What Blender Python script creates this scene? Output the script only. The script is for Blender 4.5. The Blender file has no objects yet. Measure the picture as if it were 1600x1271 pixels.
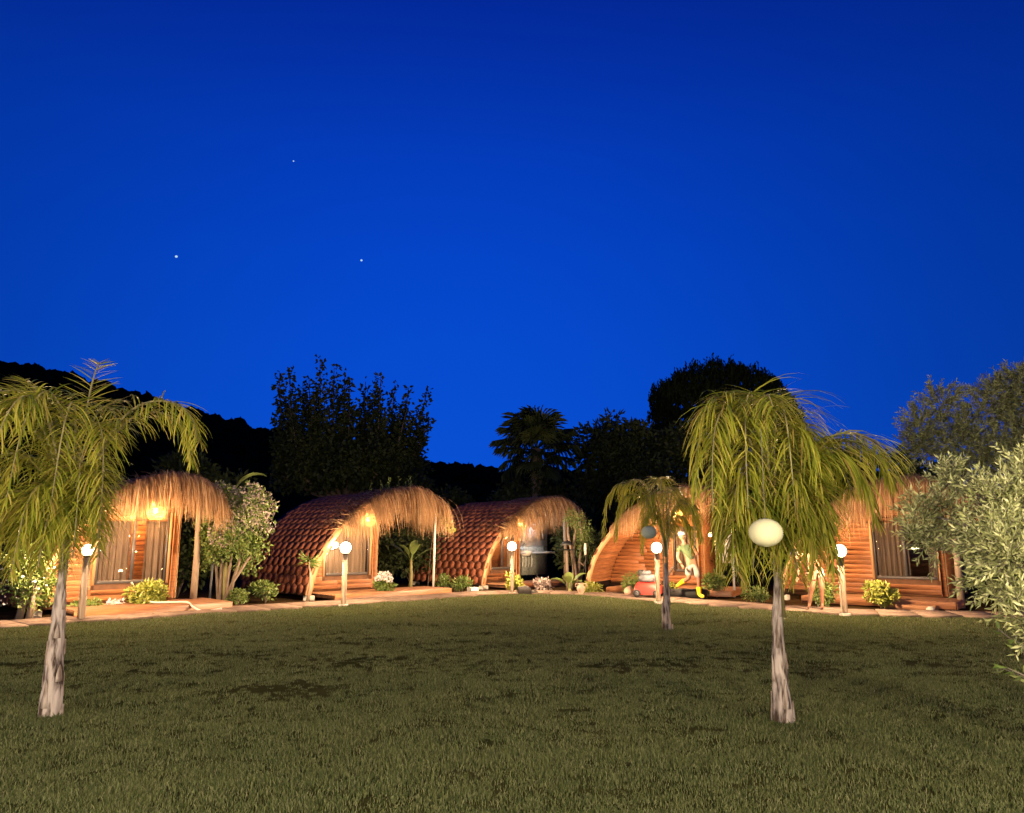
import bpy, math, random
import numpy as np
from mathutils import Vector, Matrix, noise

R = math.radians
PI = math.pi
rnd = random.Random(7)
rng = np.random.default_rng(7)
scene = bpy.context.scene
C = scene.collection

# ------------------------------------------------------------------ camera
cd = bpy.data.cameras.new('camera')
cd.lens = 25.9; cd.sensor_width = 36.0; cd.sensor_fit = 'HORIZONTAL'
cd.clip_end = 9000
cam = bpy.data.objects.new('camera', cd); C.objects.link(cam)
cam.location = (0, 0, 1.55)
cam.rotation_euler = (R(90 + 10.35), 0, 0)
scene.camera = cam

# ------------------------------------------------------------------ sky (blue hour, the sun is down)
SUN_EL, SUN_AZ = -5.0, -5.0
w = bpy.data.worlds.new('World'); scene.world = w; w.use_nodes = True
nt = w.node_tree; nt.nodes.clear()
sky = nt.nodes.new('ShaderNodeTexSky'); sky.sky_type = 'NISHITA'; sky.sun_disc = False
sky.sun_elevation = R(SUN_EL); sky.sun_rotation = R(SUN_AZ); sky.ozone_density = 6.0
tc = nt.nodes.new('ShaderNodeTexCoord'); sx = nt.nodes.new('ShaderNodeSeparateXYZ')
nt.links.new(tc.outputs['Generated'], sx.inputs[0])
ramp = nt.nodes.new('ShaderNodeValToRGB')
cr = ramp.color_ramp
cr.elements[0].position = 0.0;  cr.elements[0].color = (0.0036, 0.084, 0.66, 1)
cr.elements[1].position = 1.0;  cr.elements[1].color = (0.0012, 0.012, 0.20, 1)
for p, c in ((0.13, (0.0024, 0.079, 0.65)), (0.37, (0.0012, 0.060, 0.585)), (0.48, (0.0012, 0.050, 0.54)), (0.63, (0.0012, 0.029, 0.41))):
    e = cr.elements.new(p); e.color = (*c, 1)
nt.links.new(sx.outputs['Z'], ramp.inputs[0])
mixs = nt.nodes.new('ShaderNodeMix'); mixs.data_type = 'RGBA'; mixs.blend_type = 'ADD'
mixs.inputs[0].default_value = 0.02
# the afterglow: brightest towards where the sun went down, darker away from it
gd = nt.nodes.new('ShaderNodeVectorMath'); gd.operation = 'DOT_PRODUCT'
_ga, _ge = R(-5), R(13)
gd.inputs[1].default_value = (math.sin(_ga) * math.cos(_ge), math.cos(_ga) * math.cos(_ge), math.sin(_ge))
nt.links.new(tc.outputs['Generated'], gd.inputs[0])
g1 = nt.nodes.new('ShaderNodeMath'); g1.operation = 'MULTIPLY_ADD'; g1.inputs[1].default_value = 0.5; g1.inputs[2].default_value = 0.5; nt.links.new(gd.outputs['Value'], g1.inputs[0])
g2 = nt.nodes.new('ShaderNodeMath'); g2.operation = 'POWER'; g2.inputs[1].default_value = 8.0; nt.links.new(g1.outputs[0], g2.inputs[0])
g3 = nt.nodes.new('ShaderNodeMath'); g3.operation = 'MULTIPLY_ADD'; g3.inputs[1].default_value = 0.65; g3.inputs[2].default_value = 0.35; nt.links.new(g2.outputs[0], g3.inputs[0])
gs = nt.nodes.new('ShaderNodeVectorMath'); gs.operation = 'SCALE'; nt.links.new(ramp.outputs[0], gs.inputs[0]); nt.links.new(g3.outputs[0], gs.inputs['Scale'])
nt.links.new(gs.outputs[0], mixs.inputs[6]); nt.links.new(sky.outputs[0], mixs.inputs[7])
bg = nt.nodes.new('ShaderNodeBackground'); bg.inputs[1].default_value = 1.0
nt.links.new(mixs.outputs[2], bg.inputs[0])
wo = nt.nodes.new('ShaderNodeOutputWorld'); nt.links.new(bg.outputs[0], wo.inputs[0])

# ------------------------------------------------------------------ exposure and render settings
vs = scene.view_settings
vs.view_transform = 'Standard'; vs.look = 'None'; vs.exposure = 0.0; vs.gamma = 1.0; vs.use_curve_mapping = False
cy = scene.cycles
cy.use_denoising = True
cy.max_bounces = 6; cy.diffuse_bounces = 3; cy.glossy_bounces = 3; cy.transmission_bounces = 5; cy.transparent_max_bounces = 12
cy.sample_clamp_indirect = 6.0; cy.caustics_reflective = False; cy.caustics_refractive = False

FLOOD_W = 2300.0    # the two tall lamps on the terrace side of the lawn
GLOBE_W = 1300.0     # path lamps
PENDANT_W = 240.0   # porch pendants
WARM = (1.0, 0.56, 0.22)

# ------------------------------------------------------------------ materials
MAT = {}
def mat(name, col, rough=0.6, var=0.0, col2=None, scale=6.0, stretch=(1, 1, 1), bump=0.0, metal=0.0, coat=0.0,
        ramp=(.3, .7), objvar=0.0, island=None, transl=0.0, coords='Object', detail=6.0, spec=0.4, bscale=None):
    m = bpy.data.materials.new(name); m.use_nodes = True; MAT[name] = m
    t = m.node_tree; b = t.nodes['Principled BSDF']; L = t.links.new
    b.inputs['Roughness'].default_value = rough; b.inputs['Metallic'].default_value = metal
    b.inputs['Specular IOR Level'].default_value = spec
    if coat: b.inputs['Coat Weight'].default_value = coat
    if coords == 'World':
        co = t.nodes.new('ShaderNodeNewGeometry').outputs['Position']
    else:
        co = t.nodes.new('ShaderNodeTexCoord').outputs['Object']
    mp = t.nodes.new('ShaderNodeMapping'); mp.inputs['Scale'].default_value = stretch
    L(co, mp.inputs[0])
    nz = t.nodes.new('ShaderNodeTexNoise'); nz.inputs['Scale'].default_value = scale; nz.inputs['Detail'].default_value = detail
    L(mp.outputs[0], nz.inputs['Vector'])
    if objvar:                       # each board of its own has its own stretch of grain
        oi0 = t.nodes.new('ShaderNodeObjectInfo')
        vm = t.nodes.new('ShaderNodeVectorMath'); vm.operation = 'MULTIPLY_ADD'
        vm.inputs[1].default_value = (0, 0, 0)
        sc = t.nodes.new('ShaderNodeVectorMath'); sc.operation = 'SCALE'; sc.inputs[0].default_value = (37, 19, 53)
        L(oi0.outputs['Random'], sc.inputs['Scale'])
        ad = t.nodes.new('ShaderNodeVectorMath'); ad.operation = 'ADD'
        L(mp.outputs[0], ad.inputs[0]); L(sc.outputs[0], ad.inputs[1]); L(ad.outputs[0], nz.inputs['Vector'])
    rp = t.nodes.new('ShaderNodeValToRGB')
    rp.color_ramp.elements[0].position = ramp[0]; rp.color_ramp.elements[1].position = ramp[1]
    c2 = col2 or tuple(max(0, c * (1 - var)) for c in col)
    rp.color_ramp.elements[0].color = (*c2, 1); rp.color_ramp.elements[1].color = (*col, 1)
    L(nz.outputs['Fac'], rp.inputs[0])
    out = rp.outputs[0]
    if island:                       # leaf-to-leaf colour
        g = t.nodes.new('ShaderNodeNewGeometry')
        ir = t.nodes.new('ShaderNodeValToRGB')
        cs = island; el = ir.color_ramp.elements
        el[0].color = (*cs[0], 1); el[1].color = (*cs[-1], 1)
        for k, c in enumerate(cs[1:-1]):
            e = el.new((k + 1) / (len(cs) - 1)); e.color = (*c, 1)
        L(g.outputs['Random Per Island'], ir.inputs[0])
        mx = t.nodes.new('ShaderNodeMix'); mx.data_type = 'RGBA'; mx.inputs[0].default_value = 0.75
        L(out, mx.inputs[6]); L(ir.outputs[0], mx.inputs[7]); out = mx.outputs[2]
    if objvar:
        oi = t.nodes.new('ShaderNodeObjectInfo')
        mr = t.nodes.new('ShaderNodeMapRange'); mr.inputs[3].default_value = 1 - objvar; mr.inputs[4].default_value = 1 + objvar
        L(oi.outputs['Random'], mr.inputs[0])
        hs = t.nodes.new('ShaderNodeHueSaturation'); L(mr.outputs[0], hs.inputs['Value']); L(out, hs.inputs['Color']); out = hs.outputs[0]
    L(out, b.inputs['Base Color'])
    if bump:
        bp = t.nodes.new('ShaderNodeBump'); bp.inputs['Strength'].default_value = bump; bp.inputs['Distance'].default_value = 0.02
        src = nz
        if bscale:
            src = t.nodes.new('ShaderNodeTexNoise'); src.inputs['Scale'].default_value = bscale; src.inputs['Detail'].default_value = 8
            L(mp.outputs[0], src.inputs['Vector'])
        L(src.outputs['Fac'], bp.inputs['Height']); L(bp.outputs[0], b.inputs['Normal'])
    if transl:
        tr = t.nodes.new('ShaderNodeBsdfTranslucent'); L(out, tr.inputs[0])
        ms = t.nodes.new('ShaderNodeMixShader'); ms.inputs[0].default_value = transl
        o = t.nodes['Material Output']; L(b.outputs[0], ms.inputs[1]); L(tr.outputs[0], ms.inputs[2]); L(ms.outputs[0], o.inputs[0])
    return m

def emis(name, col, strength):
    m = bpy.data.materials.new(name); m.use_nodes = True; MAT[name] = m
    t = m.node_tree; t.nodes.clear()
    e = t.nodes.new('ShaderNodeEmission'); e.inputs[0].default_value = (*col, 1); e.inputs[1].default_value = strength
    o = t.nodes.new('ShaderNodeOutputMaterial'); t.links.new(e.outputs[0], o.inputs[0])
    return m

mat('soil', (0.07, 0.042, 0.02), 0.95, col2=(0.032, 0.02, 0.009), scale=3, bump=0.6, coords='World', spec=0.0)
mat('turf', (0.070, 0.064, 0.022), 0.95, col2=(0.036, 0.040, 0.011), scale=1.3, bump=0.5, coords='World', bscale=40, spec=0.0)
mat('far_ground', (0.022, 0.018, 0.006), 0.95, var=0.4, scale=0.3, coords='World', spec=0.0)
mat('grass', (0.118, 0.116, 0.034), 0.6, col2=(0.066, 0.088, 0.025), scale=0.9, coords='World', transl=0.25,
    island=[(0.022, 0.039, 0.009), (0.068, 0.098, 0.024), (0.135, 0.152, 0.052), (0.31, 0.29, 0.16)], spec=0.3)
mat('paving', (0.235, 0.16, 0.125), 0.9, col2=(0.14, 0.092, 0.07), scale=5, bump=0.35, objvar=0.12, coords='World', bscale=30, spec=0.15)
mat('wood', (0.37, 0.15, 0.06), 0.45, col2=(0.19, 0.066, 0.024), scale=3.0, stretch=(1.0, 14, 14), bump=0.18, objvar=0.22, spec=0.45)
mat('wood_side', (0.38, 0.152, 0.058), 0.5, col2=(0.20, 0.068, 0.024), scale=3.0, stretch=(14, 1.0, 14), bump=0.18, objvar=0.22)
mat('deck_wood', (0.35, 0.165, 0.08), 0.55, col2=(0.2, 0.085, 0.038), scale=2.5, stretch=(1, 16, 16), bump=0.2, objvar=0.18)
mat('trim', (0.46, 0.26, 0.125), 0.55, col2=(0.30, 0.155, 0.07), scale=4, stretch=(10, 10, 1), objvar=0.1, bump=0.1)
mat('dark_backing', (0.12, 0.05, 0.022), 0.8, var=0.4)
mat('shingle', (0.27, 0.092, 0.048), 0.8, col2=(0.15, 0.048, 0.027), scale=9, bump=0.3, objvar=0.28, bscale=90, spec=0.15)
mat('underlay', (0.022, 0.012, 0.010), 0.9, var=0.3, spec=0.1)
mat('thatch', (0.50, 0.29, 0.14), 0.65, col2=(0.28, 0.15, 0.065), scale=3, transl=0.3,
    island=[(0.16, 0.075, 0.032), (0.38, 0.205, 0.095), (0.56, 0.33, 0.165), (0.70, 0.47, 0.28)])
mat('frame_dark', (0.075, 0.065, 0.065), 0.4, var=0.2)
mat('frame_brown', (0.13, 0.085, 0.06), 0.5, var=0.3)
mat('curtain', (0.44, 0.33, 0.25), 0.85, col2=(0.34, 0.25, 0.18), scale=3, stretch=(6, 6, 0.3), transl=0.2)
mat('curtain_dark', (0.26, 0.19, 0.145), 0.85, col2=(0.19, 0.135, 0.10), scale=3, stretch=(6, 6, 0.3), transl=0.15)
mat('white_wall', (0.50, 0.49, 0.50), 0.45, col2=(0.40, 0.39, 0.41), scale=5)
mat('mosaic', (0.44, 0.44, 0.40), 0.45, col2=(0.19, 0.21, 0.17), scale=14)
mat('ceramic', (0.78, 0.72, 0.66), 0.2, var=0.08)
mat('chrome', (0.6, 0.6, 0.6), 0.25, metal=1.0)
mat('iron', (0.03, 0.028, 0.026), 0.5, var=0.3)
mat('pale_metal', (0.62, 0.60, 0.56), 0.45, var=0.15)
mat('lamp_post', (0.30, 0.22, 0.16), 0.6, col2=(0.19, 0.13, 0.09), scale=8, stretch=(6, 6, 0.6), bump=0.1)
mat('concrete', (0.50, 0.45, 0.40), 0.8, col2=(0.33, 0.29, 0.25), scale=8, bump=0.3)
mat('palm_trunk', (0.44, 0.365, 0.33), 0.9, col2=(0.055, 0.036, 0.028), scale=9, stretch=(2.0, 2.0, 0.42), bump=1.0, detail=10, ramp=(.40, .56), spec=0.1)
mat('palm_boot', (0.42, 0.345, 0.30), 0.8, col2=(0.16, 0.11, 0.085), scale=9, stretch=(3.5, 3.5, 0.6), bump=0.9, ramp=(.36, .6), spec=0.1)
mat('petiole', (0.30, 0.27, 0.11), 0.6, col2=(0.14, 0.11, 0.05), scale=5, stretch=(5, 5, 0.6), bump=0.1)
mat('frond', (0.26, 0.27, 0.035), 0.5, col2=(0.16, 0.195, 0.026), scale=2, transl=0.28, spec=0.25,
    island=[(0.09, 0.14, 0.016), (0.27, 0.31, 0.03), (0.44, 0.43, 0.045), (0.58, 0.51, 0.09), (0.42, 0.26, 0.09)])
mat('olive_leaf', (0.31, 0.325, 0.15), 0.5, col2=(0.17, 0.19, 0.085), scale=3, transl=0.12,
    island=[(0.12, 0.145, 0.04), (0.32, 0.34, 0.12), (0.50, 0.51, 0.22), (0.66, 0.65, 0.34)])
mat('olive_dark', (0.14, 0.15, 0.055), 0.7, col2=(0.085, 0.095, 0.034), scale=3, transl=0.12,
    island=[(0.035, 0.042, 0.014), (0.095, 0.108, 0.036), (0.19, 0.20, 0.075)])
mat('olive_bark', (0.20, 0.17, 0.13), 0.9, col2=(0.09, 0.075, 0.06), scale=9, bump=0.8)
mat('bark', (0.22, 0.16, 0.12), 0.9, col2=(0.10, 0.07, 0.05), scale=8, stretch=(3, 3, 0.7), bump=0.8)
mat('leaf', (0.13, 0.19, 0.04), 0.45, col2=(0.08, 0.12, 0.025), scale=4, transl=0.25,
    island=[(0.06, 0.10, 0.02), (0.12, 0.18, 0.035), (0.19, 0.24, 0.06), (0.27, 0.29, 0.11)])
mat('leaf_yellow', (0.33, 0.33, 0.06), 0.45, col2=(0.2, 0.23, 0.04), scale=4, transl=0.25,
    island=[(0.14, 0.18, 0.03), (0.28, 0.30, 0.05), (0.42, 0.40, 0.10)])
mat('bract', (0.34, 0.27, 0.24), 0.6, col2=(0.26, 0.19, 0.19), scale=4, transl=0.2, island=[(0.25, 0.18, 0.17), (0.40, 0.31, 0.29), (0.50, 0.42, 0.38)])
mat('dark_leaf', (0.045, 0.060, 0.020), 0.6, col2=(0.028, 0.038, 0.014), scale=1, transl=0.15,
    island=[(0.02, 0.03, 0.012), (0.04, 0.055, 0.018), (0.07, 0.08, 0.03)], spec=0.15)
mat('needle', (0.022, 0.032, 0.012), 0.7, var=0.4, scale=1, spec=0.0)
mat('hill_wood', (0.016, 0.021, 0.010), 0.8, var=0.5, scale=0.3, spec=0.0)
mat('banana', (0.24, 0.30, 0.09), 0.4, col2=(0.16, 0.22, 0.06), scale=3, stretch=(1, 1, 1), transl=0.35)
mat('flower', (0.75, 0.66, 0.62), 0.6, var=0.1, island=[(0.8, 0.7, 0.62), (0.6, 0.5, 0.62)])
mat('red_paint', (0.60, 0.035, 0.025), 0.35, var=0.15, coat=0.4)
mat('engine_grey', (0.16, 0.16, 0.18), 0.5, col2=(0.04, 0.04, 0.05), scale=14)
mat('rubber', (0.018, 0.017, 0.017), 0.7, var=0.3)
mat('rock', (0.055, 0.045, 0.042), 0.85, var=0.5, scale=6, bump=0.6)
mat('terracotta', (0.58, 0.38, 0.28), 0.8, col2=(0.42, 0.26, 0.18), scale=8, bump=0.2)
mat('skin', (0.20, 0.09, 0.052), 0.6, col2=(0.15, 0.062, 0.035), scale=6)
mat('hair', (0.03, 0.02, 0.014), 0.6, var=0.4)
mat('shirt_green', (0.042, 0.062, 0.026), 0.95, col2=(0.022, 0.034, 0.014), scale=8)
mat('shorts_white', (0.24, 0.20, 0.18), 0.95, col2=(0.15, 0.125, 0.11), scale=8)
mat('boot_yellow', (0.78, 0.50, 0.015), 0.35, var=0.1)
mat('swim_shorts', (0.26, 0.36, 0.29), 0.9, col2=(0.07, 0.14, 0.14), scale=5, stretch=(6, 6, 0.3))
mat('cap_white', (0.35, 0.35, 0.36), 0.8, var=0.1)
mat('paper', (0.78, 0.75, 0.48), 0.85, col2=(0.70, 0.67, 0.42), scale=5, transl=0.1)
mat('paper_teal', (0.55, 0.62, 0.52), 0.8, col2=(0.45, 0.52, 0.44), scale=5, transl=0.2)
mat('basket', (0.52, 0.33, 0.12), 0.7, var=0.3, transl=0.45)
mat('hose', (0.62, 0.52, 0.45), 0.5, var=0.1)
mat('string', (0.2, 0.18, 0.14), 0.9)
def glow(name, col, strength):
    # lit frosted glass: glows and lets the light of the bulb inside through
    m = bpy.data.materials.new(name); m.use_nodes = True; MAT[name] = m
    t = m.node_tree; t.nodes.clear()
    e = t.nodes.new('ShaderNodeEmission'); e.inputs[0].default_value = (*col, 1); e.inputs[1].default_value = strength
    tr = t.nodes.new('ShaderNodeBsdfTransparent'); tr.inputs[0].default_value = (.9, .9, .9, 1)
    ad = t.nodes.new('ShaderNodeAddShader'); o = t.nodes.new('ShaderNodeOutputMaterial')
    t.links.new(e.outputs[0], ad.inputs[0]); t.links.new(tr.outputs[0], ad.inputs[1]); t.links.new(ad.outputs[0], o.inputs[0])
    m.cycles.emission_sampling = 'NONE'
    return m
glow('globe_glow', (1.0, 0.90, 0.70), 6.0)
glow('bulb_glow', (1.0, 0.74, 0.34), 8.0)
GLOBE_C = (1.0, 0.69, 0.38); FLOOD_C = (1.0, 0.83, 0.58); ROOM_C = (1.0, 0.62, 0.24)
def bulb_light(parent, loc, watts, radius, col):
    ld = bpy.data.lights.new('light', 'POINT'); ld.energy = watts; ld.shadow_soft_size = radius; ld.color = col
    o = bpy.data.objects.new('light', ld); C.objects.link(o); o.parent = parent; o.location = loc
    return o
emis('star_glow', (0.55, 0.85, 1.0), 0.9)
gm = bpy.data.materials.new('glass'); gm.use_nodes = True; MAT['glass'] = gm
t = gm.node_tree; t.nodes.clear()
_tr = t.nodes.new('ShaderNodeBsdfTransparent'); _tr.inputs[0].default_value = (0.86, 0.85, 0.84, 1)
_gl = t.nodes.new('ShaderNodeBsdfGlossy'); _gl.inputs['Roughness'].default_value = 0.03
_lw = t.nodes.new('ShaderNodeLayerWeight'); _lw.inputs[0].default_value = 0.5
_pw = t.nodes.new('ShaderNodeMath'); _pw.operation = 'POWER'; _pw.inputs[1].default_value = 4.0
_fr = t.nodes.new('ShaderNodeMath'); _fr.operation = 'MULTIPLY_ADD'; _fr.inputs[1].default_value = 0.55; _fr.inputs[2].default_value = 0.035
t.links.new(_lw.outputs['Facing'], _pw.inputs[0]); t.links.new(_pw.outputs[0], _fr.inputs[0])
_mx = t.nodes.new('ShaderNodeMixShader'); _o = t.nodes.new('ShaderNodeOutputMaterial')
t.links.new(_fr.outputs[0], _mx.inputs[0]); t.links.new(_tr.outputs[0], _mx.inputs[1]); t.links.new(_gl.outputs[0], _mx.inputs[2]); t.links.new(_mx.outputs[0], _o.inputs[0])

# ------------------------------------------------------------------ helpers
def npmesh(name, V, F, m, smooth=False, fm=None):
    V = np.asarray(V, dtype=np.float32).reshape(-1, 3)
    me = bpy.data.meshes.new(name)
    me.vertices.add(len(V)); me.vertices.foreach_set('co', V.ravel())
    sizes = np.array([len(f) for f in F], dtype=np.int32) if not isinstance(F, np.ndarray) else np.full(len(F), F.shape[1], np.int32)
    flat = F.astype(np.int32).ravel() if isinstance(F, np.ndarray) else np.array([i for f in F for i in f], dtype=np.int32)
    me.loops.add(len(flat)); me.loops.foreach_set('vertex_index', flat)
    st = np.zeros(len(sizes), np.int32); st[1:] = np.cumsum(sizes)[:-1]
    me.polygons.add(len(sizes)); me.polygons.foreach_set('loop_start', st); me.polygons.foreach_set('loop_total', sizes)
    if smooth: me.polygons.foreach_set('use_smooth', np.ones(len(sizes), bool))
    for x in (m if isinstance(m, (list, tuple)) else [m]): me.materials.append(MAT[x])
    if fm is not None: me.polygons.foreach_set('material_index', np.asarray(fm, np.int32))
    me.update(calc_edges=True)
    return me

def link(name, me, parent=None):
    o = bpy.data.objects.new(name, me); C.objects.link(o)
    if parent is not None: o.parent = parent
    return o

def tag(o, label=None, cat=None, group=None, kind=None):
    if label: o['label'] = label
    if cat: o['category'] = cat
    if group: o['group'] = group
    if kind: o['kind'] = kind
    return o

def empty(name, loc, rz=0.0):
    o = bpy.data.objects.new(name, None); C.objects.link(o)
    o.location = loc; o.rotation_euler = (0, 0, rz); o.empty_display_size = 0.2
    return o

class MB:
    def __init__(s): s.v = []; s.f = []
    def add(s, V, F):
        n = len(s.v); s.v += [tuple(p) for p in V]; s.f += [tuple(i + n for i in f) for f in F]; return s
    def box(s, x0, x1, y0, y1, z0, z1, M=None, bev=0.0):
        V = [Vector((x, y, z)) for z in (z0, z1) for y in (y0, y1) for x in (x0, x1)]
        if M: V = [M @ p for p in V]
        return s.add(V, [(0, 2, 3, 1), (4, 5, 7, 6), (0, 1, 5, 4), (2, 6, 7, 3), (0, 4, 6, 2), (1, 3, 7, 5)])
    def bbox(s, x0, x1, y0, y1, z0, z1, b=0.006):
        # a box whose edges are chamfered
        V = []; c = [(x0, x1), (y0, y1), (z0, z1)]
        for sz in (0, 1):
            for sy in (0, 1):
                for sxx in (0, 1):
                    p = [c[0][sxx], c[1][sy], c[2][sz]]; ins = [b if sxx == 0 else -b, b if sy == 0 else -b, b if sz == 0 else -b]
                    for a in range(3):
                        q = [p[i] + (ins[i] if i != a else 0) for i in range(3)]
                        q = [p[i] + ins[i] for i in range(3)]; q[a] = p[a]
                        V.append(q)
        def ix(sx_, sy_, sz_, a): return ((sz_ * 2 + sy_) * 2 + sx_) * 3 + a
        F = []
        for a in range(3):
            o = [i for i in range(3) if i != a]
            for sd in (0, 1):
                cyc = []
                for u, v2 in ((0, 0), (1, 0), (1, 1), (0, 1)):
                    k = [0, 0, 0]; k[a] = sd; k[o[0]] = u; k[o[1]] = v2
                    cyc.append(ix(*k, a))
                F.append(tuple(cyc))
        for a in range(3):
            o = [i for i in range(3) if i != a]
            for u in (0, 1):
                for v2 in (0, 1):
                    k0 = [0, 0, 0]; k1 = [0, 0, 0]; k1[a] = 1
                    k0[o[0]] = k1[o[0]] = u; k0[o[1]] = k1[o[1]] = v2
                    F.append((ix(*k0, o[0]), ix(*k1, o[0]), ix(*k1, o[1]), ix(*k0, o[1])))
        for sz in (0, 1):
            for sy in (0, 1):
                for sxx in (0, 1): F.append((ix(sxx, sy, sz, 0), ix(sxx, sy, sz, 1), ix(sxx, sy, sz, 2)))
        return s.add(V, F)
    def tube(s, P, rad, n=8, cap=True, squash=None):
        P = [Vector(p) for p in P]; rad = rad if hasattr(rad, '__len__') else [rad] * len(P)
        V = []; F = []; ref = Vector((0.31, 0.9, 0.17))
        for i, p in enumerate(P):
            tg = (P[min(i + 1, len(P) - 1)] - P[max(i - 1, 0)])
            tg = tg.normalized() if tg.length > 1e-9 else Vector((0, 0, 1))
            a = tg.cross(ref); a = a.normalized() if a.length > 1e-3 else tg.orthogonal().normalized()
            b = tg.cross(a)
            for k in range(n):
                an = 2 * PI * k / n
                rr = rad[i] * (squash(i, k) if squash else 1)
                V.append(p + (a * math.cos(an) + b * math.sin(an)) * rr)
        for i in range(len(P) - 1):
            for k in range(n):
                F.append((i * n + k, i * n + (k + 1) % n, (i + 1) * n + (k + 1) % n, (i + 1) * n + k))
        if cap:
            F.append(tuple(reversed(range(n)))); F.append(tuple((len(P) - 1) * n + k for k in range(n)))
        return s.add(V, F)
    def lathe(s, prof, n=20, M=None):
        V = []; F = []
        for r_, z in prof:
            for k in range(n):
                p = Vector((r_ * math.cos(2 * PI * k / n), r_ * math.sin(2 * PI * k / n), z))
                V.append(M @ p if M else p)
        for i in range(len(prof) - 1):
            for k in range(n):
                F.append((i * n + k, i * n + (k + 1) % n, (i + 1) * n + (k + 1) % n, (i + 1) * n + k))
        F.append(tuple(reversed(range(n)))); F.append(tuple((len(prof) - 1) * n + k for k in range(n)))
        return s.add(V, F)
    def sphere(s, c, r_, n=16, m=10, sq=(1, 1, 1)):
        prof = [(max(1e-4, r_ * math.sin(PI * i / m)), -r_ * math.cos(PI * i / m)) for i in range(m + 1)]
        return s.lathe(prof, n, Matrix.Translation(c) @ Matrix.Diagonal((*sq, 1)))
    def mesh(s, name, m, smooth=False): return npmesh(name, s.v, s.f, m, smooth)
    def build(s, name, m, parent=None, smooth=False): return link(name, s.mesh(name, m, smooth), parent)

def leaf_mesh(name, P, D, ln, wd, m, fold=0.25, up=None):
    # N lancet leaves: base P, direction D, each four points and a fold along the midrib
    P = np.asarray(P, float); D = np.asarray(D, float); N = len(P)
    D = D / (np.linalg.norm(D, axis=1, keepdims=True) + 1e-9)
    ln = np.broadcast_to(ln, (N,))[:, None]; wd = np.broadcast_to(wd, (N,))[:, None]
    rv = rng.normal(size=(N, 3)) if up is None else np.broadcast_to(up, (N, 3)) + rng.normal(size=(N, 3)) * 0.5
    S = np.cross(D, rv); S /= (np.linalg.norm(S, axis=1, keepdims=True) + 1e-9)
    Nn = np.cross(S, D)
    mid = P + D * ln * 0.45 + Nn * ln * 0.06
    V = np.stack([P, mid + S * wd * 0.5 + Nn * wd * fold, P + D * ln, mid - S * wd * 0.5 + Nn * wd * fold], 1).reshape(-1, 3)
    b = np.arange(N)[:, None] * 4
    F = np.concatenate([b + np.array([[0, 1, 2]]), b + np.array([[0, 2, 3]])], 0)
    return npmesh(name, V, F, m)

def blob_pts(blobs, n, shell=0.45):
    # points and outward directions in a set of ellipsoids (cx, cy, cz, rx, ry, rz)
    B = np.array(blobs, float); vol = B[:, 3] * B[:, 4] * B[:, 5]; pr = vol ** 0.75; pr /= pr.sum()
    k = rng.choice(len(B), n, p=pr); d = rng.normal(size=(n, 3)); d /= np.linalg.norm(d, axis=1, keepdims=True)
    rr = rng.random(n) ** shell
    return B[k, :3] + d * rr[:, None] * B[k, 3:6], d

def crown(parent, name, blobs, n, ln, wd, m, shell=0.45, droop=-0.2, jitter=0.9):
    P, d = blob_pts(blobs, n, shell)
    D = d + rng.normal(size=d.shape) * jitter + np.array([0, 0, droop])
    return link(name, leaf_mesh(name, P, D, ln * rng.uniform(0.6, 1.25, n), wd * rng.uniform(0.7, 1.2, n), m), parent)

# ------------------------------------------------------------------ ground, lawn, path
def lawn_z(x, y):
    return 0.042 * noise.noise((x * .55, y * .75, 1.3)) + 0.022 * noise.noise((x * 1.3, y * 1.9, 4.1)) + 0.016 * noise.noise((x * 3.1, y * 4.3, 9.7))

mb = MB(); mb.add([(-2500, -60, -0.06), (2500, -60, -0.06), (2500, 2500, -0.06), (-2500, 2500, -0.06)], [(0, 1, 2, 3)])
tag(mb.build('ground', 'far_ground'), kind='structure')

# near edge of the path (left row, bend, right row) and its far edge
NEAR = [(-16.5, 6.2), (-12.6, 10.1), (-9.1, 13.6), (-8.1, 14.8), (-6.1, 16.6), (-4.04, 18.45), (-2.0, 20.5), (-0.2, 22.2), (0.9, 22.4), (1.86, 22.0),
        (3.3, 20.2), (4.66, 18.5), (5.8, 17.2), (7.0, 16.15), (8.5, 15.6), (10.2, 15.2), (13.0, 14.6), (18.0, 13.8)]
def near_y(x):
    for (a, b), (c, d) in zip(NEAR, NEAR[1:]):
        if a <= x <= c: return b + (d - b) * (x - a) / (c - a)
    return NEAR[0][1] if x < NEAR[0][0] else NEAR[-1][1]

nx, ny = 150, 110
X = np.linspace(-18, 18, nx); Yt = np.linspace(0, 1, ny)
V = []; F = []
for j in range(ny):
    for i in range(nx):
        yb = near_y(X[i]) + 0.12; y = -9 + (yb + 9) * Yt[j]
        V.append((X[i], y, lawn_z(X[i], y) * (1 if Yt[j] < 0.99 else 0.2)))
for j in range(ny - 1):
    for i in range(nx - 1): F.append((j * nx + i, j * nx + i + 1, (j + 1) * nx + i + 1, (j + 1) * nx + i))
tag(link('lawn', npmesh('lawn', V, F, 'turf', True)), kind='structure')

mb = MB(); n = len(NEAR)
V = [(x, y + 0.1, -0.012) for x, y in NEAR] + [(x * 1.9, y + 14 + abs(x) * .2, -0.012) for x, y in NEAR]
mb.add(V, [(i, i + 1, n + i + 1, n + i) for i in range(n - 1)])
tag(mb.build('planting_bed', 'soil'), kind='structure')

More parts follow.
